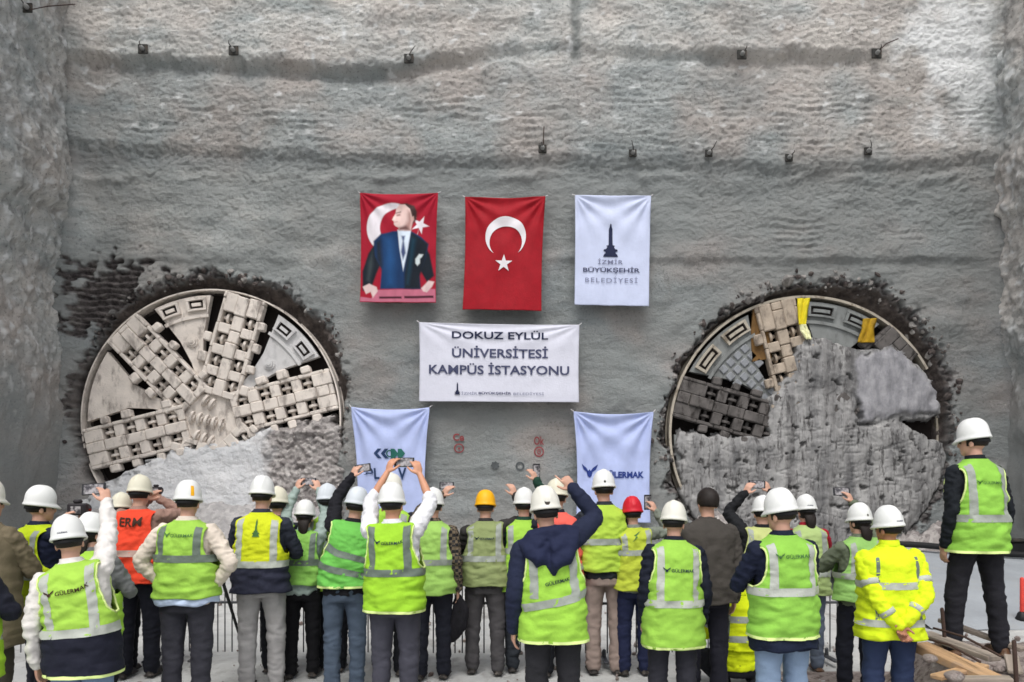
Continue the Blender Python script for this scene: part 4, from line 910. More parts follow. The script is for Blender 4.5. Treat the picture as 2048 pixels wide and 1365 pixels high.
def make_helmet(parent, C, M, col, style, k, logo=None, stripe=None):
    th = np.linspace(0, 2 * np.pi, 60, endpoint=False)
    def ring(a, up, brim=0.0):
        x, y = np.sin(th), np.cos(th)
        r = 1 + 0 * th
        px, py = .104 * a * x, .119 * a * y
        if brim:
            fr = np.clip(np.cos(th), 0, 1) ** 1.5
            px = px + brim * x * (.55 + .45 * fr); py = py + brim * y * (.45 + 2.1 * fr * (1 - .35 * np.abs(x)))
        z = up + 0 * th
        return px, py, z
    rows = []
    fr = np.clip(np.cos(th), 0, 1) ** 1.5
    p = ring(.99, -.004, .002); rows.append(np.stack([p[0], p[1], p[2]], 1))
    p = ring(1.0, -.012, .016); rows.append(np.stack([p[0], p[1], p[2] - .010 * fr], 1))
    p = ring(1.0, -.007, .0175); rows.append(np.stack([p[0], p[1], p[2] - .010 * fr], 1))
    p = ring(1.0, 0.004, .008); rows.append(np.stack([p[0], p[1], p[2] - .004 * fr], 1))
    for q in np.linspace(6, 88, 18):
        a = math.cos(R(q)) ** .74; u = .158 * math.sin(R(q))
        x, y = .104 * a * np.sin(th), .119 * a * np.cos(th); z = u + 0 * th
        g = 0
        if style == "ridge":
            for xr in (-.036, 0, .036): g = g + np.exp(-((x - xr) / .010) ** 2)
            g = .0075 * g * ss(8, 34, q)
        elif style == "crest": g = .008 * np.exp(-(x / .018) ** 2) * ss(8, 40, q)
        elif style == "vent": g = .006 * (np.exp(-((x - .04) / .014) ** 2) + np.exp(-((x + .04) / .014) ** 2)) * ss(15, 45, q) + .007 * ss(.026, .02, np.abs(x)) * ss(12, 20, q)
        n = np.stack([x / .104 ** 2, y / .119 ** 2, z / .158 ** 2], 1); n /= np.linalg.norm(n, axis=1)[:, None]
        rows.append(np.stack([x, y, z], 1) + n * np.reshape(g, (-1, 1)))
    V = np.concatenate(rows + [np.array([[0, 0, .158 + (.0075 if style != "plain" else 0)]])]); n = len(th); Fc = []
    for i in range(len(rows) - 1):
        for j in range(n): Fc.append((i * n + j, i * n + (j + 1) % n, (i + 1) * n + (j + 1) % n, (i + 1) * n + j))
    t = len(V) - 1
    for j in range(n): Fc.append(((len(rows) - 1) * n + j, (len(rows) - 1) * n + (j + 1) % n, t))
    k = k * .95
    put = lambda A: C + (A * k) @ M.T
    mb = MB(); mb.add(put(V), Fc); h = mb.build("hard_hat", HM[col], parent)
    q = h.modifiers.new("s", 'SOLIDIFY'); q.thickness = .004; q.offset = -1
    a = np.linspace(R(100), R(260), 30); b = MB()                       # cradle band at the nape
    zc = np.linspace(-.036, -.010, 3); A, Zc = np.meshgrid(a, zc)
    Pm = np.stack([.088 * np.sin(A), .108 * np.cos(A) - .0, Zc - .012 * np.cos(A - np.pi)], -1)
    me, _ = grid_mesh("headband", put(Pm.reshape(-1, 3)).reshape(Pm.shape)); o = mesh_obj("headband", me, M_STRAP, h); s_ = o.modifiers.new("s", 'SOLIDIFY'); s_.thickness = .006
    def on_shell(me2, up, ang0, m, nm):
        slice_mesh(me2, .012); W_ = get_v(me2); a_ = math.pi + R(ang0) - W_[:, 0] / .135; qq = np.arcsin(np.clip((up + W_[:, 1]) / .158, 0, .98))
        rr = np.cos(qq) ** .74; Q = np.stack([(.104 * rr + .0055) * np.sin(a_), (.119 * rr + .0055) * np.cos(a_), up + W_[:, 1]], 1)
        set_v(me2, put(Q)); mesh_obj(nm, me2, m, h, smooth=False)
    if logo == "bar": on_shell(fit(text_mesh("GÜLERMAK", .03), .085), .030, 8, M_NAVY, "emblem")
    elif logo == "round":
        ring_ = disc_ring(.0, .025); on_shell(ring_, .036, 6, M_PLATE, "emblem")
    elif logo == "dot": on_shell(disc_ring(0, .012), .035, 10, M_PLATE, "emblem")
    if stripe:
        on_shell(fit(poly_mesh([[(0, 0), (1, 0), (1, 1), (0, 1)]]), .035, .085), .060, -38, HM["yellow"], "stripe")
    return h
def disc_ring(r0, r1, n=24):
    me = bpy.data.meshes.new("t"); a = np.linspace(0, 2 * np.pi, n, endpoint=False)
    if r0 > 0:
        V = [(r * math.cos(t), r * math.sin(t), 0) for r in (r0, r1) for t in a]; Fc = [(j, (j + 1) % n, n + (j + 1) % n, n + j) for j in range(n)]
    else: V = [(r1 * math.cos(t), r1 * math.sin(t), 0) for t in a]; Fc = [tuple(range(n))]
    me.from_pydata(V, [], Fc); return me

LETTERS = {}
def person(label, px, top, s, yaw=0, wide=1.0, lean=0, tilt=0, twist=0, hyaw=0, hpitch=0, arms=("down", "down"), sleeve=((30, 32, 44), (30, 32, 44)), sleeve_len=1.0, puff=False,
           vest="H", vcol=(168, 226, 52), vcol2=None, bandm=None, bands=(1.02,), hem=.80, logo=None, logo_h=1.26, trim=None, trous=(44, 46, 54), hat="white", hstyle="crest", hlogo=None, hstripe=None,
           skin=(206, 160, 138), hair="short", hairm=None, shirt_hem=None, shirt_hem_col=None, jacket=False, stance=.105, z0=0.0, crouch=False, seed=1, vx=.008, hood=None, belly=.0, shoem=None, legdy=(0, 0), group=None, bodyfine=None, slope=0.0, step=(0, 0), hgt=None, hy=None):
    d = F / s
    fz = z0
    H = hgt or (EYE + (HOR - top) / s - fz) * (1.75 / (1.842 if hat else 1.781))
    if crouch: H = 1.72
    k = H / 1.75
    X0 = (px - CX) / s
    rp = random.Random(seed * 13 + 5)
    if yaw == 0: yaw = rp.uniform(-7, 7)
    if lean == 0: lean = rp.uniform(-1.5, 3.5)
    if tilt == 0: tilt = rp.uniform(-2, 2)
    if legdy == (0, 0): legdy = (rp.uniform(-.06, .06), rp.uniform(-.06, .06))
    if hyaw == 0: hyaw = rp.uniform(-9, 9)
    root = empty("person", (X0, d, fz), R(yaw)); tag(root, label, "person", group or "people watching the breakthrough")
    zdrop = 0.0
    if crouch: zdrop = (EYE + (HOR - top) / s - fz) - H * 1.842 / 1.75
    cv = lambda v: v if v < 10 else (EYE + (HOR - v) / s - fz - zdrop) / k      # heights may be given as photo rows
    bands = [cv(v) for v in bands]; hem = cv(hem); logo_h = cv(logo_h); shirt_hem = cv(shirt_hem) if shirt_hem else None
    cy, sy = math.cos(-R(yaw)), math.sin(-R(yaw))
    def loc(u, v, fwd):                       # a photo pixel at fwd metres beyond the person -> local rest-scale coordinates
        w = PX(u, v, d + fwd); x, y, z = w.x - X0, w.y - d, w.z - fz - zdrop
        return np.array([x * cy - y * sy, x * sy + y * cy, z]) / k
    lift = [0, 0]; pts = []
    for i, a in enumerate(arms):
        if isinstance(a, tuple) and a[0] == "px":
            t = loc(*a[1:4]); pts.append(t); lift[i] = .055 * float(ss(1.3, 1.75, t[2]))
        else: pts.append(None); lift[i] = {"behind": 0, "hips": .01}.get(a, 0.0) if isinstance(a, str) else 0
    T = Torso(lean, tilt, twist, tuple(lift), .95, wide, seed, belly)
    sk = skin_mat(skin); body = MB(); shirt = MB()
    def K(A): A = np.asarray(A, float) * k; A = A.copy(); A[..., 2] += zdrop; return A
    # head and neck
    hp, Fm = T.frame((0, -.008, 1.50))
    Hm = Fm @ rot('Z', R(hyaw)) @ rot('X', R(hpitch))
    hc = hp + Fm @ np.array([0, .012, .085])
    HC = lambda p: hc + Hm @ np.array(p, float)
    body.tube([hp - Fm @ np.array([0, 0, .07]), hp, HC((0, .0, .02))], [.066, .057, .053], 14)
    body.ell(HC((0, .0, .085)), (.075, .095, .095), Hm); body.ell(HC((0, .03, .035)), (.062, .068, .085), Hm); body.ell(HC((0, .055, -.01)), (.038, .038, .035), Hm)
    body.ell(HC((0, .098, .045)), (.013, .020, .022), Hm, 10, 8); body.ell(HC((0, .088, .062)), (.009, .014, .026), Hm, 10, 8)
    body.ell(HC((0, .083, .008)), (.024, .014, .010), Hm, 10, 8); body.ell(HC((0, .082, .086)), (.050, .014, .010), Hm, 10, 8)
    for sg in (-1, 1): body.ell(HC((sg * .078, -.004, .045)), (.009, .019, .031), Hm, 10, 8)
    # torso core (under the clothes)
    core = [T.pose([(0, 0, z)])[0] for z in np.linspace(.90, 1.46, 9)]
    body.tube(core, [.115, .115, .11, .105, .105, .11, .11, .10, .07], 16, .8, side=(1, 0, 0))
    shz = np.linspace(.86, 1.53, 26); u_ = np.linspace(0, 2 * np.pi, 40, endpoint=False)
    if shirt_hem: shz = np.linspace(shirt_hem, 1.53, 28)
    rr_ = [T.surf(SHIRT_T, u_, np.full(40, z), 0, .6) for z in shz]; n_ = 40; Fc = [tuple(range(n_))[::-1], tuple((len(rr_) - 1) * n_ + j for j in range(n_))]
    for i in range(len(rr_) - 1):
        for j in range(n_): Fc.append((i * n_ + j, i * n_ + (j + 1) % n_, (i + 1) * n_ + (j + 1) % n_, (i + 1) * n_ + j))
    shirt.add(K(np.concatenate(rr_)), Fc)
    # arms
    armrings = []
    sl_cols = sleeve
    extra = []
    wrists = []
    for i, sg in ((0, -1), (1, 1)):
        S, Sf = T.frame((sg * .182 * wide, -.005, 1.405)); a = arms[i]
        L1, L2 = .30, .265; out = Sf @ np.array([sg, 0, 0]); fwd = Sf @ np.array([0, 1., 0]); dn = np.array([0, 0, -1.])
        curl, point = .35, False; nrm = None; thumb = None
        if pts[i] is not None:
            tgt = pts[i]; pole = out * .9 + dn * .6 + fwd * .25
            if len(a) > 4 and a[4]: pole = np.array(a[4], float)
        elif a == "down": tgt = S + np.array([sg * .06, .03, -.545]); pole = out * .5 - fwd
        elif a == "front": tgt = S + out * (-.10) + fwd * .30 + dn * .22; pole = out * .8 + dn
        elif a == "hips": tgt = T.pose([(sg * .19 * wide, .04, 1.0)])[0]; pole = out * 1.0 - fwd * .35
        elif a == "behind": tgt = T.pose([(sg * .035, -.20, .93 + .02 * sg)])[0]; pole = out * 1.0 - fwd * .2
        E, Wr = ik(S, tgt, L1, L2, pole); f = unit(Wr - E); hd = f
        up = Wr[2] > S[2] - .1
        if a == "down": nrm = -out; thumb = fwd
        elif a == "hips": nrm = unit(-out + 0 * dn); thumb = -fwd; hd = unit(f * .4 + dn * .6 - out * .1); curl = .3
        elif a == "behind": nrm = fwd * -1; thumb = np.array([0, 0, 1.]); hd = unit(f + dn * .3); curl = .8
        elif a == "front": nrm = -out; thumb = np.array([0, 0, 1.]); curl = .5
        else:
            nrm = fwd * .8 - out * .55; thumb = -out; curl = .55; hd = unit(f * .7 + np.array([0, 0, .6]) - out * .15)
            mode = a[5] if len(a) > 5 else None
            if mode == "point": point = True; curl = 1.1; hd = unit(f + fwd * .25); thumb = -out; nrm = fwd
            if mode == "open": curl = .15; hd = f
        body.tube([S, S * .5 + E * .5, E, E * .5 + Wr * .5, Wr], [.046, .043, .036, .034, .024], 12)
        hand(body, Wr, hd, nrm, thumb, curl, 1.0, .12, point)
        wrists.append((Wr, hd, nrm, E, S))
        # sleeve
        Ws = E + (Wr - E) * sleeve_len if sleeve_len <= 1 else Wr
        n1 = 14; P1 = [S + (E - S) * t for t in np.linspace(0, 1, n1)] + [E + (Ws - E) * t for t in np.linspace(0, 1, n1)[1:]]
        P1 = np.array(P1); P1[1:-1] = (P1[:-2] + 2 * P1[1:-1] + P1[2:]) / 4; P1[1:-1] = (P1[:-2] + 2 * P1[1:-1] + P1[2:]) / 4
        tt = np.linspace(0, 1, len(P1)); ra = np.interp(tt, [0, .12, .35, .5, .75, 1], [.066, .064, .056, .050, .046, .037 if sleeve_len >= 1 else .05]) * (1.0 + .5 * (wide - 1))
        if jacket: ra = ra * 1.14
        if puff: ra = ra * 1.15 + .006 * np.abs(np.sin(tt * 26))
        shirt.tube(K(P1), ra * k, 18)
        armrings.append((P1, ra, S, E, Ws))
    # legs
    hips = [T.pose([(sg * .092 * wide, 0, .90)])[0] for sg in (-1, 1)]; tro = MB()
    ankles = []
    zz = np.linspace(.80, 1.06, 9); rr_ = []
    for z in zz: rr_.append(T.surf(SHIRT_T, u_, np.full(40, max(z, .845)), -.004, .3) + np.array([0, 0, min(0, z - .845)]))
    Fc = [tuple(range(n_))[::-1], tuple((len(rr_) - 1) * n_ + j for j in range(n_))]
    for i in range(len(rr_) - 1):
        for j in range(n_): Fc.append((i * n_ + j, i * n_ + (j + 1) % n_, (i + 1) * n_ + (j + 1) % n_, (i + 1) * n_ + j))
    tro.add(K(np.concatenate(rr_)), Fc)
    for i, sg in ((0, -1), (1, 1)):
        hpt = hips[i]; an = np.array([sg * stance + step[i] * .3, legdy[i], .085]); kn = hpt * .5 + an * .5 + np.array([sg * .012, .02, .04])
        if crouch:
            an = np.array([sg * .13, .02 - .10 * (sg > 0), .085 - zdrop / k]); kn, _ = ik(hpt, an, .45, .44, (sg * .25, 1, .25))
        ankles.append(an)
        body.tube([hpt, kn, an], [.075, .048, .034], 12)
        P1 = [hpt * (1 - t) + kn * t for t in np.linspace(0, 1, 9)] + [kn * (1 - t) + (an + (0, 0, -.02)) * t for t in np.linspace(0, 1, 9)[1:]]
        P1 = np.array(P1); P1[1:-1] = (P1[:-2] + 2 * P1[1:-1] + P1[2:]) / 4
        tt = np.linspace(0, 1, len(P1)); tro.tube(K(P1), np.interp(tt, [0, .15, .5, .75, 1], [.098, .096, .074, .066, .062]) * (1 + .7 * (wide - 1)) * k, 18)
        body.tube([an, an + (0, .08, -.045)], [.035, .028], 10)
    vox = bodyfine or (.0075 if s > 240 else .009)
    bm_ = remesh(_scaled(body, K), vox, 2, .4); mesh_obj("body", bm_, sk, root)
    eyes = MB()
    for sg in (-1, 1): e = MB(); e.ell(K(HC((sg * .031, .083, .062))), np.array((.013, .010, .008)) * k, Hm, 10, 8); e.build("eye", M_EYE, root)
    # shirt, with folds
    sm = remesh(shirt, .012, 2, .5); V = get_v(sm); N = get_n(sm); kk = seed * 5.1
    w = .010 * (1 - 2 * np.abs(pn(V[:, 0] * 9 + kk, V[:, 1] * 9, V[:, 2] * 14))) + .011 * (1 - 2 * np.abs(pn(V[:, 0] * 17 + kk, V[:, 1] * 17, V[:, 2] * 25))) - .004
    if puff: w = w * .4
    set_v(sm, V + N * w[:, None] * .9)
    so_ = mesh_obj("jacket" if jacket else "shirt", sm, mats(sleeve[0]), root)
    # trousers with folds at knee and ankle
    tm = remesh(tro, .014, 4, .5); V = get_v(tm); N = get_n(tm); zz_ = (V[:, 2] - zdrop) / k
    w = .008 * (1 - 2 * np.abs(pn(V[:, 0] * 8 + kk, V[:, 1] * 8, V[:, 2] * 9))) + (.009 * np.exp(-((zz_ - .45) / .12) ** 2) + .011 * np.exp(-((zz_ - .14) / .12) ** 2) + .007 * np.exp(-((zz_ - .82) / .10) ** 2)) * (1 - 2 * np.abs(pn(V[:, 0] * 9 + kk, V[:, 1] * 9, V[:, 2] * 22 + kk)))
    set_v(tm, V + N * w[:, None]); mesh_obj("trousers", tm, mats(trous), root)
    for i, sg in ((0, -1), (1, 1)):
        b = MB(); a = ankles[i]; q = a * 1.0
        b.tube(K([q + (0, -.035, -.045), q + (sg * .005, .06, -.048), q + (sg * .012, .15, -.058)]), np.array([.036, .042, .034]) * k, 12, .85, side=(1, 0, 0)); b.tube(K([q + (0, 0, .05), q + (0, -.01, -.03)]), np.array([.045, .043]) * k, 12)
        b.bbox_bevel(K(q + (sg * .006, .055, -.077)), np.array((.088, .27, .018)) * k, .006)
        me = remesh(b, .010, 2, .5); mesh_obj("shoe", me, shoem or M_SHOE, root)
    # everything worn over the torso lives in rest scale: lofts are scaled through a holder transform
    Tk = _ScaledTorso(T, k, zdrop)
    bd = bandm or M_BANDG
    if vest:
        vm = mats(vcol); wv = VEST_T
        zp = bands[0] if vcol2 else None
        v, gap_ = vest_shell("vest", Tk, wv, hem if not vcol2 else bands[0] - .02, 1.513, vm, root, vx if not vcol2 else 0)
        if vcol2: loft("lower_panel", Tk, wv, hem, bands[0] + .01, mats(vcol2), v, -.002, 20, hemwave=vx)
        if trim: band("hem_trim", Tk, wv, hem - .004, hem + .016, mats(trim), v, .008)
        for zb in bands: band("reflective_band", Tk, wv, zb - .028, zb + .028, bd, v, .009, slope=slope)
        if "H" in vest:
            for sg in (-1, 1): strap("reflective_strap", Tk, wv, sg * .132 * wide, bands[-1] + .026, sg * .135 * wide, 1.475, .052, bd, v)
        if trim:
            for sg in (-1, 1): armhole_trim(Tk, wv, gap_, sg, mats(trim), v, .0075 * k)
        if logo: put_logo(Tk, wv, logo, logo_h, v)
    elif jacket:
        z_h = hem; v = loft("coat_body", Tk, VEST_T, z_h, 1.513, mats(sleeve[0]), so_, .004, 50, hemwave=vx)
        for zb in bands: band("reflective_band", Tk, VEST_T, zb - .028, zb + .028, bd, so_, .013)
        if jacket == "hivis":
            for sg in (-1, 1): strap("reflective_strap", Tk, VEST_T, sg * .150 * wide, bands[-1] + .03, sg * .135 * wide, 1.475, .024, M_BANDD, so_, .012)
            for P1, ra, S, E, Ws in armrings:
                for t0 in (.33, .80):
                    i0 = int(t0 * (len(P1) - 1)); pp = P1[i0 - 1:i0 + 2]; b = MB(); b.tube(K(pp), (ra[i0 - 1:i0 + 2] + .011) * k, 18, cap=False); b.build("reflective_band", bd, so_)
            b = MB(); th = np.linspace(0, 2 * np.pi, 24, endpoint=False)
            cr = T.frame((0, -.005, 1.52)); b.tube(K([cr[0] + cr[1] @ np.array((0, 0, -.03)), cr[0] + cr[1] @ np.array((0, 0, .045))]), [.082 * k, .074 * k], 20, cap=False); b.build("collar", mats(sleeve[0]), so_)
        else:
            b = MB(); cr = T.frame((0, -.005, 1.50)); b.tube(K([cr[0] + cr[1] @ np.array((0, 0, -.03)), cr[0] + cr[1] @ np.array((0, 0, .03))]), [.086 * k, .074 * k], 20, cap=False); b.build("collar", mats(sleeve[0]), so_)
        if logo: put_logo(Tk, VEST_T, logo, logo_h, so_, .018)
    if shirt_hem and shirt_hem_col: loft("shirt_tail", Tk, VEST_T, shirt_hem, shirt_hem + .16, mats(shirt_hem_col), so_, -.012, 12, hemwave=.015)
    if hood:
        b = MB(); q = lambda x, y, z: T.pose([(x, y, z)])[0]
        b.tube(K([q(-.185, -.03, 1.455), q(-.15, -.105, 1.41), q(-.08, -.15, 1.345), q(0, -.165, 1.31), q(.08, -.15, 1.345), q(.15, -.105, 1.41), q(.185, -.03, 1.455)]), np.array([.035, .05, .06, .062, .06, .05, .035]) * k, 14)
        b.tube(K([q(-.14, -.05, 1.47), q(-.07, -.12, 1.42), q(0, -.135, 1.40), q(.07, -.12, 1.42), q(.14, -.05, 1.47)]), np.array([.05, .065, .07, .065, .05]) * k, 14)
        b.ell(K(q(0, -.105, 1.39)), np.array((.165, .062, .085)) * k); b.tube(K([q(0, -.15, 1.33), q(0, -.165, 1.27), q(0, -.160, 1.235)]), np.array([.06, .035, .014]) * k, 16, .55, side=(1, 0, 0)); b.tube(K([q(-.10, -.06, 1.50), q(0, -.10, 1.50), q(.10, -.06, 1.50)]), np.array([.05, .06, .05]) * k, 12)
        me = remesh(b, .012, 4, .5); V = get_v(me); set_v(me, V + get_n(me) * (.010 * (1 - 2 * np.abs(pn(V[:, 0] * 10, V[:, 1] * 6, V[:, 2] * 14))))[:, None]); mesh_obj("hood", me, mats(hood), so_)
    elif vest:
        b = MB(); cr = T.frame((0, -.008, 1.515)); b.tube(K([cr[0] + cr[1] @ np.array((0, 0, -.04)), cr[0] + cr[1] @ np.array((0, .004, .03))]), [.076 * k, .068 * k], 20, cap=False); o = b.build("collar", mats(sleeve[1]), so_); o.modifiers.new("s", 'SOLIDIFY').thickness = .008
    # hair
    hm = hairm or M_HAIR
    if hair:
        thk = .016 if hat is None else .010
        b = MB(); nu, nv = 30, 22; rows = []
        for iv in range(nv):
            p = math.pi * (iv + .5) / nv
            for iu in range(nu):
                t = 2 * math.pi * iu / nu; v_ = np.array([math.sin(p) * math.cos(t), math.sin(p) * math.sin(t), math.cos(p)])
                w_ = .004 * pn(v_[0] * 9, v_[1] * 9, v_[2] * 9 + seed)
                rows.append(v_ * (np.array([.075, .095, .095]) + thk + w_) + np.array([0, -.004, .085]))
        rows = np.array(rows).reshape(nv, nu, 3); low = .03 if hair == "short" else -.01
        for i in range(nv):
            for j in range(nu):
                p_ = rows[i, j]
                if p_[2] < low: rows[i, j] = np.array([p_[0] * .62, p_[1] * .80, low])
                if p_[1] > .03 and p_[2] < .115: rows[i, j, 1] = .03; rows[i, j, 0] = np.sign(p_[0]) * min(abs(p_[0]), .078)
        A = rows.reshape(-1, 3); Fc = [tuple(range(nu)), tuple((nv - 1) * nu + j for j in range(nu))[::-1]]
        for i in range(nv - 1):
            for j in range(nu): Fc.append((i * nu + j, (i + 1) * nu + j, (i + 1) * nu + (j + 1) % nu, i * nu + (j + 1) % nu))
        b.add(K(hc + A @ Hm.T), Fc)
        if hair in ("long", "ponytail"):
            top_, wd = (.06, .060) if hair == "long" else (.03, .030)
            L = -.13 if hair == "long" else -.20
            b.tube(K([HC((0, -.05, top_)), HC((0, -.088, .0)), HC((.0, -.095, L * .5)), HC((.01, -.10, L))]), np.array([wd, wd, wd * .85, wd * .3]) * k, 14, .5, side=(1, 0, 0))
        b.build("hair", hm, root)
    if hat:
        make_helmet(root, K(HC((0, -.004, .095))), Hm @ rot('X', R(-7)), hat, hstyle, k, hlogo, hstripe)
    wr_world = []
    c2, s2 = math.cos(R(yaw)), math.sin(R(yaw))
    for Wr, hd, nrm, E, S in wrists:
        p = K(Wr + hd * .075); wr_world.append(np.array([X0 + p[0] * c2 - p[1] * s2, d + p[0] * s2 + p[1] * c2, fz + p[2]]))
    return root, wr_world
def _scaled(mb, K):
    o = MB(); o.add(K(mb.arr()), mb.F); return o
class _ScaledTorso:
    def __init__(s, T, k, zd): s.T, s.k, s.zd, s.seed, s.wide = T, k, zd, T.seed, T.wide
    def _k(s, P): P = P * s.k; P[..., 2] += s.zd; return P
    def surf(s, tab, ang, z, off=0, wr=1.0): return s._k(s.T.surf(tab, ang, z, off, wr))
    def back(s, tab, x, z, off=0, wr=1.0): return s._k(s.T.back(tab, x, z, off, wr))
_mats = {}
def mats(c): return c if isinstance(c, bpy.types.Material) else fabric(tuple(c))
M_INK = fabric((22, 40, 60), .8, .05); M_INKG = fabric((70, 110, 60), .8, .05); M_INKD = fabric((60, 40, 30), .8, .05)
def put_logo(T, tab, logo, h, v, off=.014):
    kind, w = logo[0], logo[1]; m = logo[2] if len(logo) > 2 else M_INK; rot_ = R(logo[3]) if len(logo) > 3 else 0; ox = logo[4] if len(logo) > 4 else 0.0
    if kind == "wings":
        c, s_ = math.cos(rot_), math.sin(rot_)
        e = fit(poly_mesh([WINGS]), w * .25, w * .16, -w * .38 * c + ox, h - w * .38 * s_, rot_); on_back("emblem", T, tab, e, m, v, off)
        t = fit(text_mesh("GÜLERMAK", .016), w * .72, None, w * .12 * c + ox, h + w * .12 * s_ - .004, rot_); on_back("lettering", T, tab, t, m, v, off)
    elif kind == "text":
        t = fit(text_mesh(logo[5], .018), w, None, ox, h, rot_); on_back("lettering", T, tab, t, m, v, off)
    elif kind == "tower":
        e = fit(poly_mesh([TOWER]), w * .3, w * .75, ox, h); on_back("emblem", T, tab, e, m, v, off)
    elif kind == "bolt":
        e = fit(poly_mesh([[(.2, 0), (.6, .45), (.45, .5), (.9, 1), (.35, .6), (.5, .52)]]), w, w * 1.1, ox, h); on_back("emblem", T, tab, e, m, v, off)
# ------------------------------------------------------------------ the crowd, from the back rows forward
k = NT("checked_cloth"); ck = k.n("ShaderNodeTexChecker"); ck.inputs['Scale'].default_value = 34; ck.inputs['Color1'].default_value = (*srgb(38, 38, 40), 1); ck.inputs['Color2'].default_value = (*srgb(104, 92, 76), 1); k.l(k.co, ck.inputs['Vector'])
M_CHECK = k.done(ck.outputs['Color'], .85, k.bump(k.noise(22, 4, .6), .008, .8), 0, .25)
LIME = (158, 204, 70); NAVY = (26, 32, 54); BLK = (20, 22, 28); DK = (44, 45, 54); CREAM = (214, 202, 188)
TRIM = (214, 232, 150)
HAND = {}
def P_(key, *a, **k): HAND[key] = person(*a, **k)[1]; return HAND[key]
P_("p1", "person in a khaki jacket with a brown ponytail, cut by the left edge", -30, 955, 272, jacket=True, vest=None, sleeve=((112, 102, 82),) * 2, hem=.62, bands=(), trous=(70, 66, 58), hair="ponytail", hairm=M_HAIRB, hat="ivory", seed=1, hyaw=-30, arms=("front", "front"))
P_("p24", "person in a lime vest at the bottom left corner, almost wholly outside the picture", -82, 1012, 345, vcol=(158, 202, 51), seed=2, arms=("front", "front"), bands=(1.02,), hem=.76)
P_("p2", "person in white ridged helmet turned right, navy sleeve, holding up a black camera", 78, 970, 248, yaw=-28, hyaw=-22, vcol=(184, 206, 31), sleeve=(NAVY, NAVY), arms=(("px", 122, 1046, .36), ("px", 168, 1048, .36)), hstyle="ridge", trous=DK, seed=3, bands=(1148,), hem=.8)
P_("p3b", "person mostly hidden, white helmet touching the right side of the logo helmet", 184, 1024, 272, vcol=LIME, sleeve=((110, 112, 112),) * 2, trous=BLK, seed=4, hair="long", hyaw=-20, arms=("front", "front"), bands=(1.05,))
P_("p3", "person in front left with navy hemmed lime vest, white sleeves, raising a phone", 165, 1026, 332, tilt=-7, twist=6, vcol=(158, 200, 77), vcol2=(28, 30, 44), bands=(1258,), hem=1345, sleeve=((220, 216, 212),) * 2, arms=("down", ("px", 214, 1004, .34)), logo=("wings", .27, M_INKD, 4), logo_h=1175, trous=(122, 144, 172), hlogo="bar", seed=5, trim=TRIM, slope=.012, bandm=M_BANDL)
P_("p4b", "person hidden behind the orange vest, only a cream helmet edge showing", 243, 984, 206, vcol=LIME, hat="cream", trous=BLK, seed=6, arms=("front", "front"))
P_("p4", "person in a bright orange vest and black trousers lifting a small camera", 276, 948, 212, vcol=(227, 72, 46), bandm=M_BANDO, bands=(1105, ), vest="F", hem=1163, sleeve=((150, 120, 108),) * 2, arms=(("px", 296, 1000, .26), ("px", 322, 1000, .26)), hat="cream", hstyle="crest", trous=(20, 22, 32), logo=("text", .2, M_INKD, 0, 0, "ERM"), logo_h=1045, seed=7)
P_("p5", "person standing with hands on hips, cream sleeves, yellow stripe on white helmet", 374, 958, 250, vcol=(154, 199, 79), bands=(1115,), hem=1192, sleeve=(CREAM, CREAM), arms=("hips", "hips"), hstripe=True, hstyle="plain", logo=("wings", .24, M_INKG), logo_h=1068, shirt_hem=1205, shirt_hem_col=(196, 212, 240), trous=(54, 54, 62), bandm=M_BANDD, wide=1.06, seed=8)
P_("p6b", "person hidden behind the yellow and navy vest, cream helmet rim showing", 556, 972, 208, vcol=LIME, hat="cream", trous=BLK, seed=9, arms=("front", "front"))
P_("p6", "person in bright yellow vest with navy lower half and light grey trousers", 522, 950, 224, vcol=(202, 211, 35), vcol2=(42, 44, 60), bands=(1126,), hem=1183, sleeve=((46, 50, 62),) * 2, arms=("front", "front"), hstyle="ridge", logo=("tower", .20, M_INKG), logo_h=1055, trous=(158, 156, 156), bandm=M_BANDL, wide=1.04, seed=10, stance=.12)
P_("p7", "shorter person with long black hair and wide black trousers lifting a phone", 604, 998, 212, vcol=(134, 187, 87), bands=(1124,), hem=1168, sleeve=((150, 166, 160),) * 2, arms=(("px", 592, 980, .25), ("px", 638, 982, .25)), hstyle="plain", trous=(16, 16, 20), hair="long", bandm=M_BANDD, wide=.93, seed=11, hat="white")
P_("p8b", "person hidden behind the raised black sleeve, grey white helmet showing", 657, 966, 206, vcol=LIME, hat="grey", trous=BLK, seed=12, arms=("front", "front"))
P_("p8", "person leaning right in a two band green vest, black sleeve raised, blue grey trousers", 690, 970, 226, tilt=8, vcol=(109, 186, 83), bands=(1108, 1140), vest="F", hem=1172, sleeve=((24, 24, 30),) * 2, arms=(("px", 703, 955, .3), "front"), hstyle="plain", hat="grey", trous=(72, 84, 100), bandm=M_BANDD, seed=13, slope=-.05, trim=TRIM)
P_("p9b", "person hidden behind the phone raised with both hands, cream helmet showing", 781, 945, 208, vcol=LIME, hat="ivory", trous=BLK, seed=14, arms=("front", "front"), skin=(190, 140, 110))
P_("p10", "person in checked dark shirt sleeves and lime vest, dark navy trousers", 864, 974, 214, vcol=(154, 196, 98), bands=(1122,), hem=1186, sleeve=(M_CHECK, M_CHECK), arms=(("px", 884, 992, .25), "down"), trous=(26, 28, 38), bandm=M_BANDG, seed=15, hyaw=10)
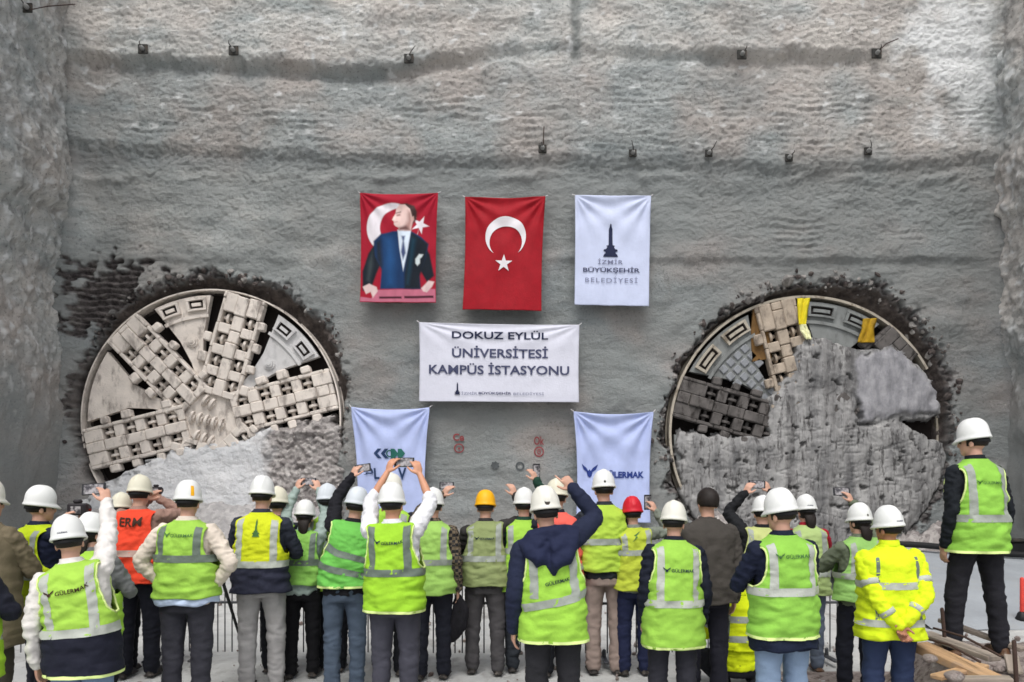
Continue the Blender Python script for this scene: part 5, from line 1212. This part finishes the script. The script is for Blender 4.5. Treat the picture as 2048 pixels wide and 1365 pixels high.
P_("p9", "person raising a phone with both hands, white rolled sleeves, lime vest with dark bands", 790, 962, 256, vcol=(152, 202, 51), bands=(1142,), hem=1220, sleeve=((224, 224, 228),) * 2, sleeve_len=.16, arms=(("px", 774, 946, .28), ("px", 840, 950, .28)), hstyle="plain", logo=("wings", .23, M_INK), logo_h=1082, trous=(66, 66, 76), bandm=M_BANDD, trim=TRIM, seed=16, skin=(206, 150, 120))
P_("p11", "person in a yellow hard hat with a dull lime vest and dark grey trousers", 970, 978, 208, vcol=(135, 147, 98), bands=(1116,), hem=1170, sleeve=((50, 48, 48),) * 2, arms=("front", ("px", 1031, 992, .2)), hat="yellow", hstyle="plain", logo=("wings", .2, M_INK), logo_h=1076, trous=(70, 68, 70), seed=17, hairm=M_GREYH, stance=.13)
P_("p13b", "person hidden by the pointing arm, orange vest and cream helmet behind white helmet", 1117, 956, 210, vcol=(227, 99, 87), vest="F", hat="cream", trous=BLK, seed=18, arms=("front", "front"))
P_("p12", "person in dark green sleeve raising a phone beside the pointing person", 1046, 974, 206, vcol=(154, 199, 73), sleeve=((30, 62, 50),) * 2, arms=("front", ("px", 1073, 962, .2)), trous=(40, 44, 50), bands=(1100,), seed=19)
P_("p14", "tall person in lime vest and beige trousers in front of the winged emblem flag", 1210, 938, 208, vcol=(169, 200, 71), bands=(1082,), vest="F", hem=1140, sleeve=((40, 44, 50),) * 2, trous=(146, 130, 122), hlogo="dot", arms=("front", "front"), hstyle="crest", seed=20)
P_("p15", "slim person in a red hard hat and navy trousers holding a phone", 1270, 992, 210, vcol=(178, 192, 62), bands=(1104,), hem=1178, sleeve=((120, 126, 116),) * 2, arms=("front", ("px", 1312, 1024, .25)), hat="red", hstyle="vent", logo=("bolt", .10, M_INKG), logo_h=1072, trous=(32, 38, 66), wide=.9, seed=21, bandm=M_BANDG)
P_("p17", "bareheaded person with black hair in a dark olive suit jacket", 1412, 975, 238, jacket=True, vest=None, sleeve=((68, 64, 60),) * 2, hem=1204, bands=(), trous=(32, 32, 42), hat=None, hyaw=8, seed=22, arms=("down", "down"))
P_("p18b", "person with a black sleeve raised, phone aloft behind the front right helmet", 1522, 990, 214, vcol=(184, 192, 125), sleeve=((26, 27, 30),) * 2, arms=(("px", 1489, 988, .2), ("px", 1540, 985, .25)), trous=DK, seed=23)
P_("p19", "person with long dark hair, red top and small white helmet near the mud face", 1615, 988, 206, vcol=(170, 192, 125), sleeve=((156, 26, 46),) * 2, hair="long", trous=(100, 110, 126), arms=("front", "front"), shoem=M_SHOEB, seed=24, wide=.93, hlogo="bar", hyaw=10)
P_("p20", "person crouching in a yellow jacket with grey bands, low between taller people", 1476, 1118, 226, crouch=True, jacket="hivis", vest=None, sleeve=((212, 228, 24),) * 2, bands=(1235, 1272), hem=1296, trous=BLK, arms=("front", "front"), seed=25, hstyle="plain")
P_("p21", "person with dark hair and olive sleeves photographing with a raised phone", 1716, 1005, 234, yaw=8, vcol=(139, 183, 100), sleeve=((98, 106, 88),) * 2, hair="long", arms=(("px", 1668, 1130, .25), ("px", 1706, 1006, .3)), trous=(22, 24, 34), hem=1200, bands=(1150,), seed=26, wide=.95, hlogo="dot", hyaw=14)
P_("p13", "person in navy padded jacket and hood pointing up, round emblem on white helmet", 1106, 970, 293, tilt=-4, twist=5, vcol=(154, 202, 73), bands=(1198,), hem=1278, sleeve=((32, 38, 60),) * 2, puff=True, arms=("down", ("px", 1147, 978, .22, None, "point")), hood=(30, 36, 62), hat="ivory", hstyle="vent", hlogo="round", logo=("text", .17, M_INK, 9, .02, "GÜLERMAK"), logo_h=1158, trous=(40, 40, 44), trim=TRIM, seed=27, slope=.05, hyaw=4)
P_("p16", "person with arms down in lime vest, grey bands, charcoal trousers, ivory helmet", 1346, 1000, 268, vcol=(150, 197, 77), bands=(1203,), hem=1290, sleeve=((24, 28, 42),) * 2, arms=("down", "down"), hat="ivory", hstyle="crest", hyaw=-28, logo=("wings", .25, M_INK), logo_h=1138, trous=(48, 48, 56), trim=TRIM, seed=28, bandm=M_BANDL, wide=1.02)
P_("p18", "person in light blue jeans, face turned left, green vest over navy sweater", 1566, 975, 293, yaw=9, vcol=(137, 190, 75), bands=(1178,), hem=1270, sleeve=((22, 28, 48),) * 2, arms=("front", "front"), hstyle="crest", hyaw=28, hpitch=-4, logo=("wings", .25, M_INKG), logo_h=1106, shirt_hem=1294, shirt_hem_col=(22, 30, 50), trous=(128, 148, 174), trim=TRIM, seed=29, bandm=M_BANDL, wide=1.02)
P_("p22", "person in a bright yellow banded jacket with hands clasped behind back", 1780, 1010, 276, jacket="hivis", vest=None, sleeve=((214, 236, 36),) * 2, bands=(1166, 1240), hem=1274, arms=("behind", "behind"), hlogo="bar", hstyle="crest", hyaw=30, trous=(46, 58, 88), skin=(170, 118, 92), seed=30, bandm=M_BANDL, wide=1.04, belly=.03)
P_("p23", "person standing alone on the raised debris at right, black trousers, lime vest", 1954, 835, 257, z0=.49, wide=.93, vcol=(139, 192, 75), bands=(1036,), hem=1103, sleeve=((22, 26, 32),) * 2, arms=("down", "down"), hstyle="crest", hyaw=38, logo=("wings", .2, M_INKG), logo_h=966, trous=(32, 32, 38), trim=TRIM, seed=31, yaw=6, stance=.14, step=(-.1, .12), shoem=M_SHOEB)
# ------------------------------------------------------------------ what the crowd holds
M_PHONE = dirty("black_glass", srgb(26, 26, 30), .1, 20, .25, .0, 60, spec=.5); k = NT("phone_screen"); c_ = k.ramp(k.noise(22, 3, .6), .42, .58, srgb(54, 52, 56), srgb(150, 146, 148)); k.l(c_, k.b.inputs['Emission Color']); k.b.inputs['Emission Strength'].default_value = .25
M_SCR = k.done(c_, .25, None, 0, .5); M_CASE = dirty("dark_case", srgb(44, 40, 44), .1, 20, .5, .0005, 60)
def phone(label, c, w=.155, h=.075, rz=0, portrait=False):
    r0 = empty("phone", c); r0.rotation_euler = (R(-12), R(rz + (90 if portrait else 0)), 0)
    tag(r0, label, "phone", "phones held up by the crowd")
    b = MB(); b.bbox_bevel((0, 0, 0), (w, .012, h), .003); b.build("case", M_PHONE, r0, smooth=False)
    b = MB(); b.bbox_bevel((0, -.0055, 0), (w * .82, .002, h * .84), .0005); b.build("screen", M_SCR, r0, smooth=False)
    b = MB(); b.bbox_bevel((-w * .36, .008, h * .16), (w * .18, .008, h * .5), .002); b.build("camera_bump", M_PHONE, r0, smooth=False)
def mid(key): a = HAND[key]; return (a[0] + a[1]) / 2
def held(key, i, off=(0, 0, 0)): return HAND[key][i] + np.array(off)
phone("black phone held sideways by the white sleeved person in front left", held("p3", 1, (-.085, .02, .03)), rz=-4)
phone("phone held in both hands by the person with long black hair", mid("p7") + np.array([0, .02, .02]))
phone("large phone held high in both hands in front of the chevron flag", mid("p9") + np.array([0, .02, .025]), .165, .08)
phone("phone held in one raised hand beside the checked sleeve", held("p10", 0, (-.0, .02, .04)), .14, .07)
phone("phone held upright by the dark green sleeve", held("p12", 1, (.03, .02, .03)), .15, .074, 0, True)
phone("phone held at face height by the person in the red hard hat", held("p15", 1, (-.05, .02, .03)), .15, .074, 0, True)
phone("phone held up between both hands behind the front right white helmet", mid("p18b") + np.array([0, .02, .02]), .165, .08, 3)
phone("phone held up by the olive sleeved person against the mud face", held("p21", 1, (-.06, .02, .04)), .15, .075, 0)
phone("phone raised by the black sleeve left of the large raised phone", held("p8", 0, (.07, .02, .02)), .15, .075, -8)
def camera(label, c, k=1.0):
    r0 = empty("camera", c); tag(r0, label, "camera")
    b = MB(); b.bbox_bevel((0, 0, 0), (.14 * k, .06 * k, .09 * k), .012 * k); b.build("camera_body", M_CASE, r0, smooth=False)
    b = MB(); b.bbox_bevel((0, 0, .058 * k), (.055 * k, .05 * k, .03 * k), .01 * k); b.build("viewfinder", M_CASE, r0, smooth=False)
    b = MB(); b.tube([(0, .03 * k, 0), (0, .12 * k, 0)], [.036 * k, .038 * k], 18, cap=False); b.build("lens", M_PHONE, r0)
    b = MB(); b.bbox_bevel((0, -.031 * k, -.005 * k), (.075 * k, .004, .055 * k), .001); b.build("screen", M_SCR, r0, smooth=False)
camera("black camera held by the person in the white ridged helmet", mid("p2") + np.array([.02, .02, .06]), 1.15)
camera("small black camera held up by the person in the orange vest", mid("p4") + np.array([.01, .02, .03]), .8)
# black coat over the hanging hand of the person in the checked sleeves
hp_ = HAND["p10"][1]; b = MB()
b.tube([hp_ + (0, 0, .0), hp_ + (.02, .0, -.12), hp_ + (-.01, .01, -.28), hp_ + (-.06, .02, -.42)], [.03, .075, .085, .03], 14, .5, side=(1, 0, 0)); b.tube([hp_ + (-.01, 0, -.02), hp_ + (.05, 0, -.16), hp_ + (.04, 0, -.30)], [.03, .05, .03], 12, .6, side=(1, 0, 0))
me = remesh(b, .010, 3); V_ = get_v(me); set_v(me, V_ + get_n(me) * (.012 * (1 - 2 * np.abs(pn(V_[:, 0] * 18, V_[:, 1] * 8, V_[:, 2] * 7))))[:, None])
tag(mesh_obj("coat", me, fabric((24, 23, 28))), "black folded coat hanging from the hand of the checked shirt person", "coat")

# ------------------------------------------------------------------ crowd barriers
M_STEEL = dirty("galvanised_steel", srgb(92, 94, 98), .25, 6, .55, .002, 60, srgb(70, 60, 52), .4, .5)
def barrier():
    r0 = empty("crowd_barrier", (0, 0, 0)); w = 2.2
    b = MB(); b.tube([(-w / 2, 0, .10), (-w / 2, 0, 1.06), (-w / 2 + .05, 0, 1.10), (w / 2 - .05, 0, 1.10), (w / 2, 0, 1.06), (w / 2, 0, .10), (w / 2 - .02, 0, .10), (-w / 2, 0, .10)], [.021] * 8, 8, cap=False); b.build("frame", M_STEEL, r0)
    b = MB(); b.tube([(-w / 2, 0, .60), (w / 2, 0, .60)], [.014, .014], 8); b.build("mid_rail", M_STEEL, r0)
    for i in range(29):
        x = -w / 2 + w * (i + 1) / 30; b = MB(); b.tube([(x, 0, .10), (x, 0, 1.10)], [.007, .007], 6, side=(1, 0, 0)); b.build("bar", M_STEEL, r0)
    for sg in (-1, 1):
        b = MB(); b.bbox_bevel((sg * (w / 2 - .18), 0, .05), (.05, .46, .025), .006); b.tube([(sg * (w / 2 - .18), 0, .05), (sg * (w / 2 - .18), 0, .12)], [.02, .02], 8); b.build("foot", M_STEEL, r0, smooth=False)
    return r0
def copy_tree(o, parent=None):
    c = o.copy(); SC.collection.objects.link(c)
    if parent: c.parent = parent
    for ch in list(o.children): copy_tree(ch, c)
    return c
b0 = barrier(); bx = [(-4.55, "leftmost barrier, behind the khaki jacket person"), (-2.27, "barrier behind the person with hands on hips"), (.01, "barrier behind the person in the yellow hard hat"), (2.29, "rightmost barrier, behind the jeans and the crouching person")]
for i, (x, t) in enumerate(bx):
    o = b0 if i == 0 else copy_tree(b0); o.location = (x, 7.62 + .03 * math.sin(i * 2.3), 0); o.rotation_euler = (0, 0, .02 * math.sin(i * 5))
    tag(o, "grey steel crowd " + t, "barrier", "crowd barriers in front of the pit")
# camera tripod beside the person with hands on hips
M_TRI = dirty("tripod_black", srgb(28, 28, 30), .2, 20, .5, .001, 60)
d_ = 6.9; tx = (436 - CX) / F * d_; r0 = empty("tripod", (tx, d_, 0)); tag(r0, "black camera tripod standing beside the person with hands on hips", "tripod")
for a in (15, 135, 255):
    b = MB(); c, s_ = math.cos(R(a)), math.sin(R(a)); b.tube([(c * .03, s_ * .03, .95), (c * .16, s_ * .16, .5), (c * .30, s_ * .30, .01)], [.017, .014, .010], 8); b.build("leg", M_TRI, r0)
b = MB(); b.tube([(0, 0, .80), (0, 0, 1.06)], [.016, .014], 8, side=(1, 0, 0)); b.build("centre_column", M_TRI, r0)
b = MB(); b.bbox_bevel((0, 0, 1.10), (.07, .08, .06), .01); b.build("tripod_head", M_TRI, r0, smooth=False)
camera("black camera on the tripod beside the hands on hips person", (tx, d_, 1.176))

# ------------------------------------------------------------------ right corner: debris mound, planks, stakes, ramp, hose
k = NT("debris"); c = k.ramp(k.noise(2.5, 6, .65), .3, .7, srgb(128, 116, 112), srgb(176, 166, 160)); c = k.mix(k.ramp(k.noise(14, 6, .7), .5, .62, (0, 0, 0), (.75,) * 3), c, srgb(92, 76, 72)); c = k.mix(k.ramp(k.noise(9, 5), .6, .7, (0, 0, 0), (.6,) * 3), c, srgb(205, 200, 194))
M_DEB = k.done(c, .95, k.bump(k.noise(18, 7, .7), .05, .9), 0, .1)
xs = np.arange(2.5, 6.8, .035); ys = np.arange(4.2, 7.3, .035); Xm, Ym = np.meshgrid(xs, ys)
edge = 2.86 + .15 * (Ym - 5) + .12 * fbm(Ym / .6, Ym * 0, 5, 2)
zm = .47 * ss(edge, edge + .55, Xm) * ss(4.4, 4.9, Ym) * ss(7.0, 6.4, Ym) + (.035 * fbm(Xm / .25, Ym / .25, 3, 3) + .02 * np.abs(fbm(Xm / .08, Ym / .08, 7, 2))) * ss(2.6, 3.0, Xm)
zm = np.where((np.abs(Xm - 3.63) < .5) & (np.abs(Ym - 5.84) < .4), np.minimum(zm, .487), zm)
zm = zm * ss(4.2, 4.4, Ym) * ss(7.3, 7.1, Ym) - .01
me, _ = grid_mesh("debris_mound", np.stack([Xm, Ym, zm], -1)); tag(mesh_obj("debris_mound", me, M_DEB), kind="structure")
def wood(n, rgb): 
    k = NT(n); c = k.ramp(k.noise(3, 5, .6, stretch=(.4, 8, 8)), .3, .7, tuple(x * .6 for x in srgb(*rgb)), srgb(*rgb)); c = k.mix(k.ramp(k.noise(5), .55, .7, (0, 0, 0), (.6,) * 3), c, srgb(128, 118, 110)); return k.done(c, .85, k.bump(k.noise(20, 4, .6, stretch=(.3, 6, 6)), .006, .8), 0, .2)
M_WOOD = wood("timber", (196, 160, 122)); M_WOODG = wood("grey_timber", (164, 152, 140))
def plank(label, p0, p1, w, t, m):
    p0, p1 = Vector(p0), Vector(p1); L = (p1 - p0).length; b = MB(); b.bbox_bevel((0, 0, 0), (L, w, t), .006)
    o = b.build("plank", m, None, smooth=False); o.location = (p0 + p1) / 2; o.rotation_euler = (p1 - p0).to_track_quat('X', 'Z').to_euler()
    tag(o, label, "plank", "planks on the debris"); return o
plank("thick orange timber plank along the near edge of the debris", PX(1838, 1292, 5.55), PX(2010, 1372, 4.95), .16, .06, M_WOOD)
plank("grey weathered plank lying just behind the orange timber plank", PX(1850, 1268, 5.9), PX(1990, 1318, 5.3), .12, .04, M_WOODG)
plank("thin pale plank behind the lone standing person's feet", PX(1880, 1240, 6.3), PX(2046, 1300, 5.7), .07, .035, M_WOODG)
M_REB = dirty("rusty_bar", srgb(70, 54, 48), .3, 14, .8, .003, 80)
for lab, u, v0, v1, d in (("short steel stake left of the lone standing person", 1886, 1219, 1298, 5.75), ("tall steel stake at the bottom right corner", 2030, 1284, 1400, 4.9), ("thin steel rod stub at the far right behind debris", 2014, 1262, 1318, 5.9)):
    q0, q1 = PX(u + 5, v1, d), PX(u - 2, v0, d); b = MB(); b.tube([q0, q0 * .5 + q1 * .5, q1], [.014, .014, .014], 8, side=(0, 1, 0)); tag(b.build("steel_stake", M_REB), lab, "stake", "steel stakes in the debris")
for lab, pts in (("rusty rod lying across the debris in front of the feet", [(1868, 1262, 5.75), (1930, 1280, 5.5), (2000, 1318, 5.2)]), ("bent rusty rod trailing left over the debris", [(1848, 1282, 5.6), (1900, 1296, 5.35), (1960, 1330, 5.1)])):
    b = MB(); b.tube([PX(*p) + Vector((0, 0, .02)) for p in pts], [.009] * 3, 8); tag(b.build("steel_rod", M_REB), lab, "steel rod", "rods on the debris")
rnd = random.Random(11)
for i, (u, v, d, s_, lab) in enumerate(((1862, 1318, 5.2, .05, "fist sized grey stone below the orange plank"), (1905, 1352, 4.9, .06, "brown stone at the bottom edge under the plank"), (1998, 1338, 5.3, .04, "small pale stone right of the shoes"))):
    b = MB(); b.ell((0, 0, 0), (s_, s_ * .8, s_ * .6), None, 18, 12); V_ = b.arr(); V_ = V_ * (1 + .35 * fbm(V_[:, :1] * 9 + i, V_[:, 1:2] * 9, V_[:, 2:] * 9, 3)); b.V = [V_]; o = b.build("stone", M_DEB); o.location = PX(u, v, d); tag(o, lab, "stone", "loose stones by the debris")
# pale concrete ramp and the hose along its top edge
M_RAMP = dirty("ramp_concrete", srgb(150, 155, 160), .14, 1.2, .85, .01, 16, srgb(150, 152, 152), .6)
xr = np.arange(5.2, 11.6, .1); tr = np.linspace(0, 1, 60); Xr, Tr = np.meshgrid(xr, tr)
topz = .62 - .06 * (Xr - 7); botY = 9.3
Yr = botY + (13.2 - botY) * np.clip(Tr / .85, 0, 1) + np.clip((Tr - .85) / .15, 0, 1) * 2.2; Zr = topz * np.clip(Tr / .85, 0, 1) ** .9 - topz * 1.02 * np.clip((Tr - .85) / .15, 0, 1) ** 1.2 + .012 * fbm(Xr / .5, Yr / .5, 2, 3) - .005
me, _ = grid_mesh("concrete_ramp", np.stack([Xr, Yr, Zr], -1)); tag(mesh_obj("concrete_ramp", me, M_RAMP), kind="structure")
b = MB(); hp = [(x, 13.1 - .04 * (x - 6) ** 1.3, .62 - .06 * (x - 7) + .07 + .03 * math.sin(x * 2)) for x in np.linspace(6.2, 11.5, 30)]; b.tube(hp, [.055] * 30, 10); tag(b.build("hose", M_TRI), "thick black hose lying along the top edge of the pale ramp", "hose")
M_REDW = dirty("red_paint", srgb(214, 70, 60), .15, 8, .6, .002, 50); M_WHP = dirty("white_paint", srgb(224, 222, 220), .1, 8, .6, .002, 50)
pt = PX(2044, 1225, 9.6); r0 = empty("delineator_post", (pt.x, 9.6, .08)); tag(r0, "orange red warning post at the right edge of the picture", "post")
b = MB(); b.tube([(0, 0, .03), (0, 0, .50)], [.026, .024], 14, side=(1, 0, 0)); b.build("post", M_REDW, r0); b = MB(); b.tube([(0, 0, 0), (0, 0, .03)], [.075, .06], 16, side=(1, 0, 0)); b.build("base", M_TRI, r0)
pt = PX(2035, 1090, 15.5); r0 = empty("pump_box", (pt.x, 15.5, 0)); tag(r0, "small dark machine standing beside the ramp at right", "machine")
b = MB(); b.bbox_bevel((0, 0, .32), (.34, .3, .5), .04); b.build("housing", M_TRI, r0, smooth=False); b = MB(); b.bbox_bevel((0, 0, .60), (.38, .34, .06), .02); b.build("lid", M_PLATE, r0, smooth=False)
for sg in (-1, 1): b = MB(); b.bbox_bevel((sg * .13, 0, .04), (.05, .26, .08), .01); b.build("foot", M_TRI, r0, smooth=False)

# loose gravel and crumbs on the pit floor round the feet
rs = np.random.RandomState(9); g = MB()
for i in range(520):
    x, y = rs.uniform(-5.5, 6), rs.uniform(4.4, 11.5); s_ = .008 + .03 * rs.rand() ** 4
    t = MB(); t.ell((0, 0, 0), (1, 1, .7), None, 7, 5); A = t.arr(); A = A * (1 + .4 * pn(A[:, :1] * 1.3 + i, A[:, 1:2] * 1.3, A[:, 2:] * 1.3)) * s_; g.add(A @ rot_any(rs).T + np.array([x, y, s_ * .4 - .012]), t.F)
tag(g.build("gravel", M_DEB, None, smooth=False), kind="stuff")

for lab, pts in (("thin loose wire running from the top left anchor plate", [(60, 20), (95, 13), (150, 9)]), ("short bent wire sticking out beside the upper right anchor plate", [(1756, 104), (1772, 88), (1796, 78)]), ("thin wire stub on the wall above the plain red flag", [(1087, 292), (1087, 272), (1088, 254)])):
    b = MB(); b.tube([PX(u, v, (16.3 if u < 100 else wall_y(u, v) - .05)) for u, v in pts], [.012] * 3, 6); tag(b.build("wire", M_REB), lab, "wire")
for i, (u, v, d, L, a, lab) in enumerate(((1920, 1330, 5.15, .5, 25, "short pale offcut lying between the two long planks"), (1962, 1352, 4.95, .35, -20, "dark short board end near the bottom right stake"), (2026, 1330, 5.35, .4, 60, "grey board end behind the bottom right stake"))):
    p = PX(u, v, d); p.z = max(.30, min(.52, p.z)); c_, s_ = math.cos(R(a)) * L / 2, math.sin(R(a)) * L / 2
    plank(lab, (p.x - c_, p.y - s_, p.z), (p.x + c_, p.y + s_, p.z + .03), .09, .03, M_WOOD if i == 0 else M_WOODG)
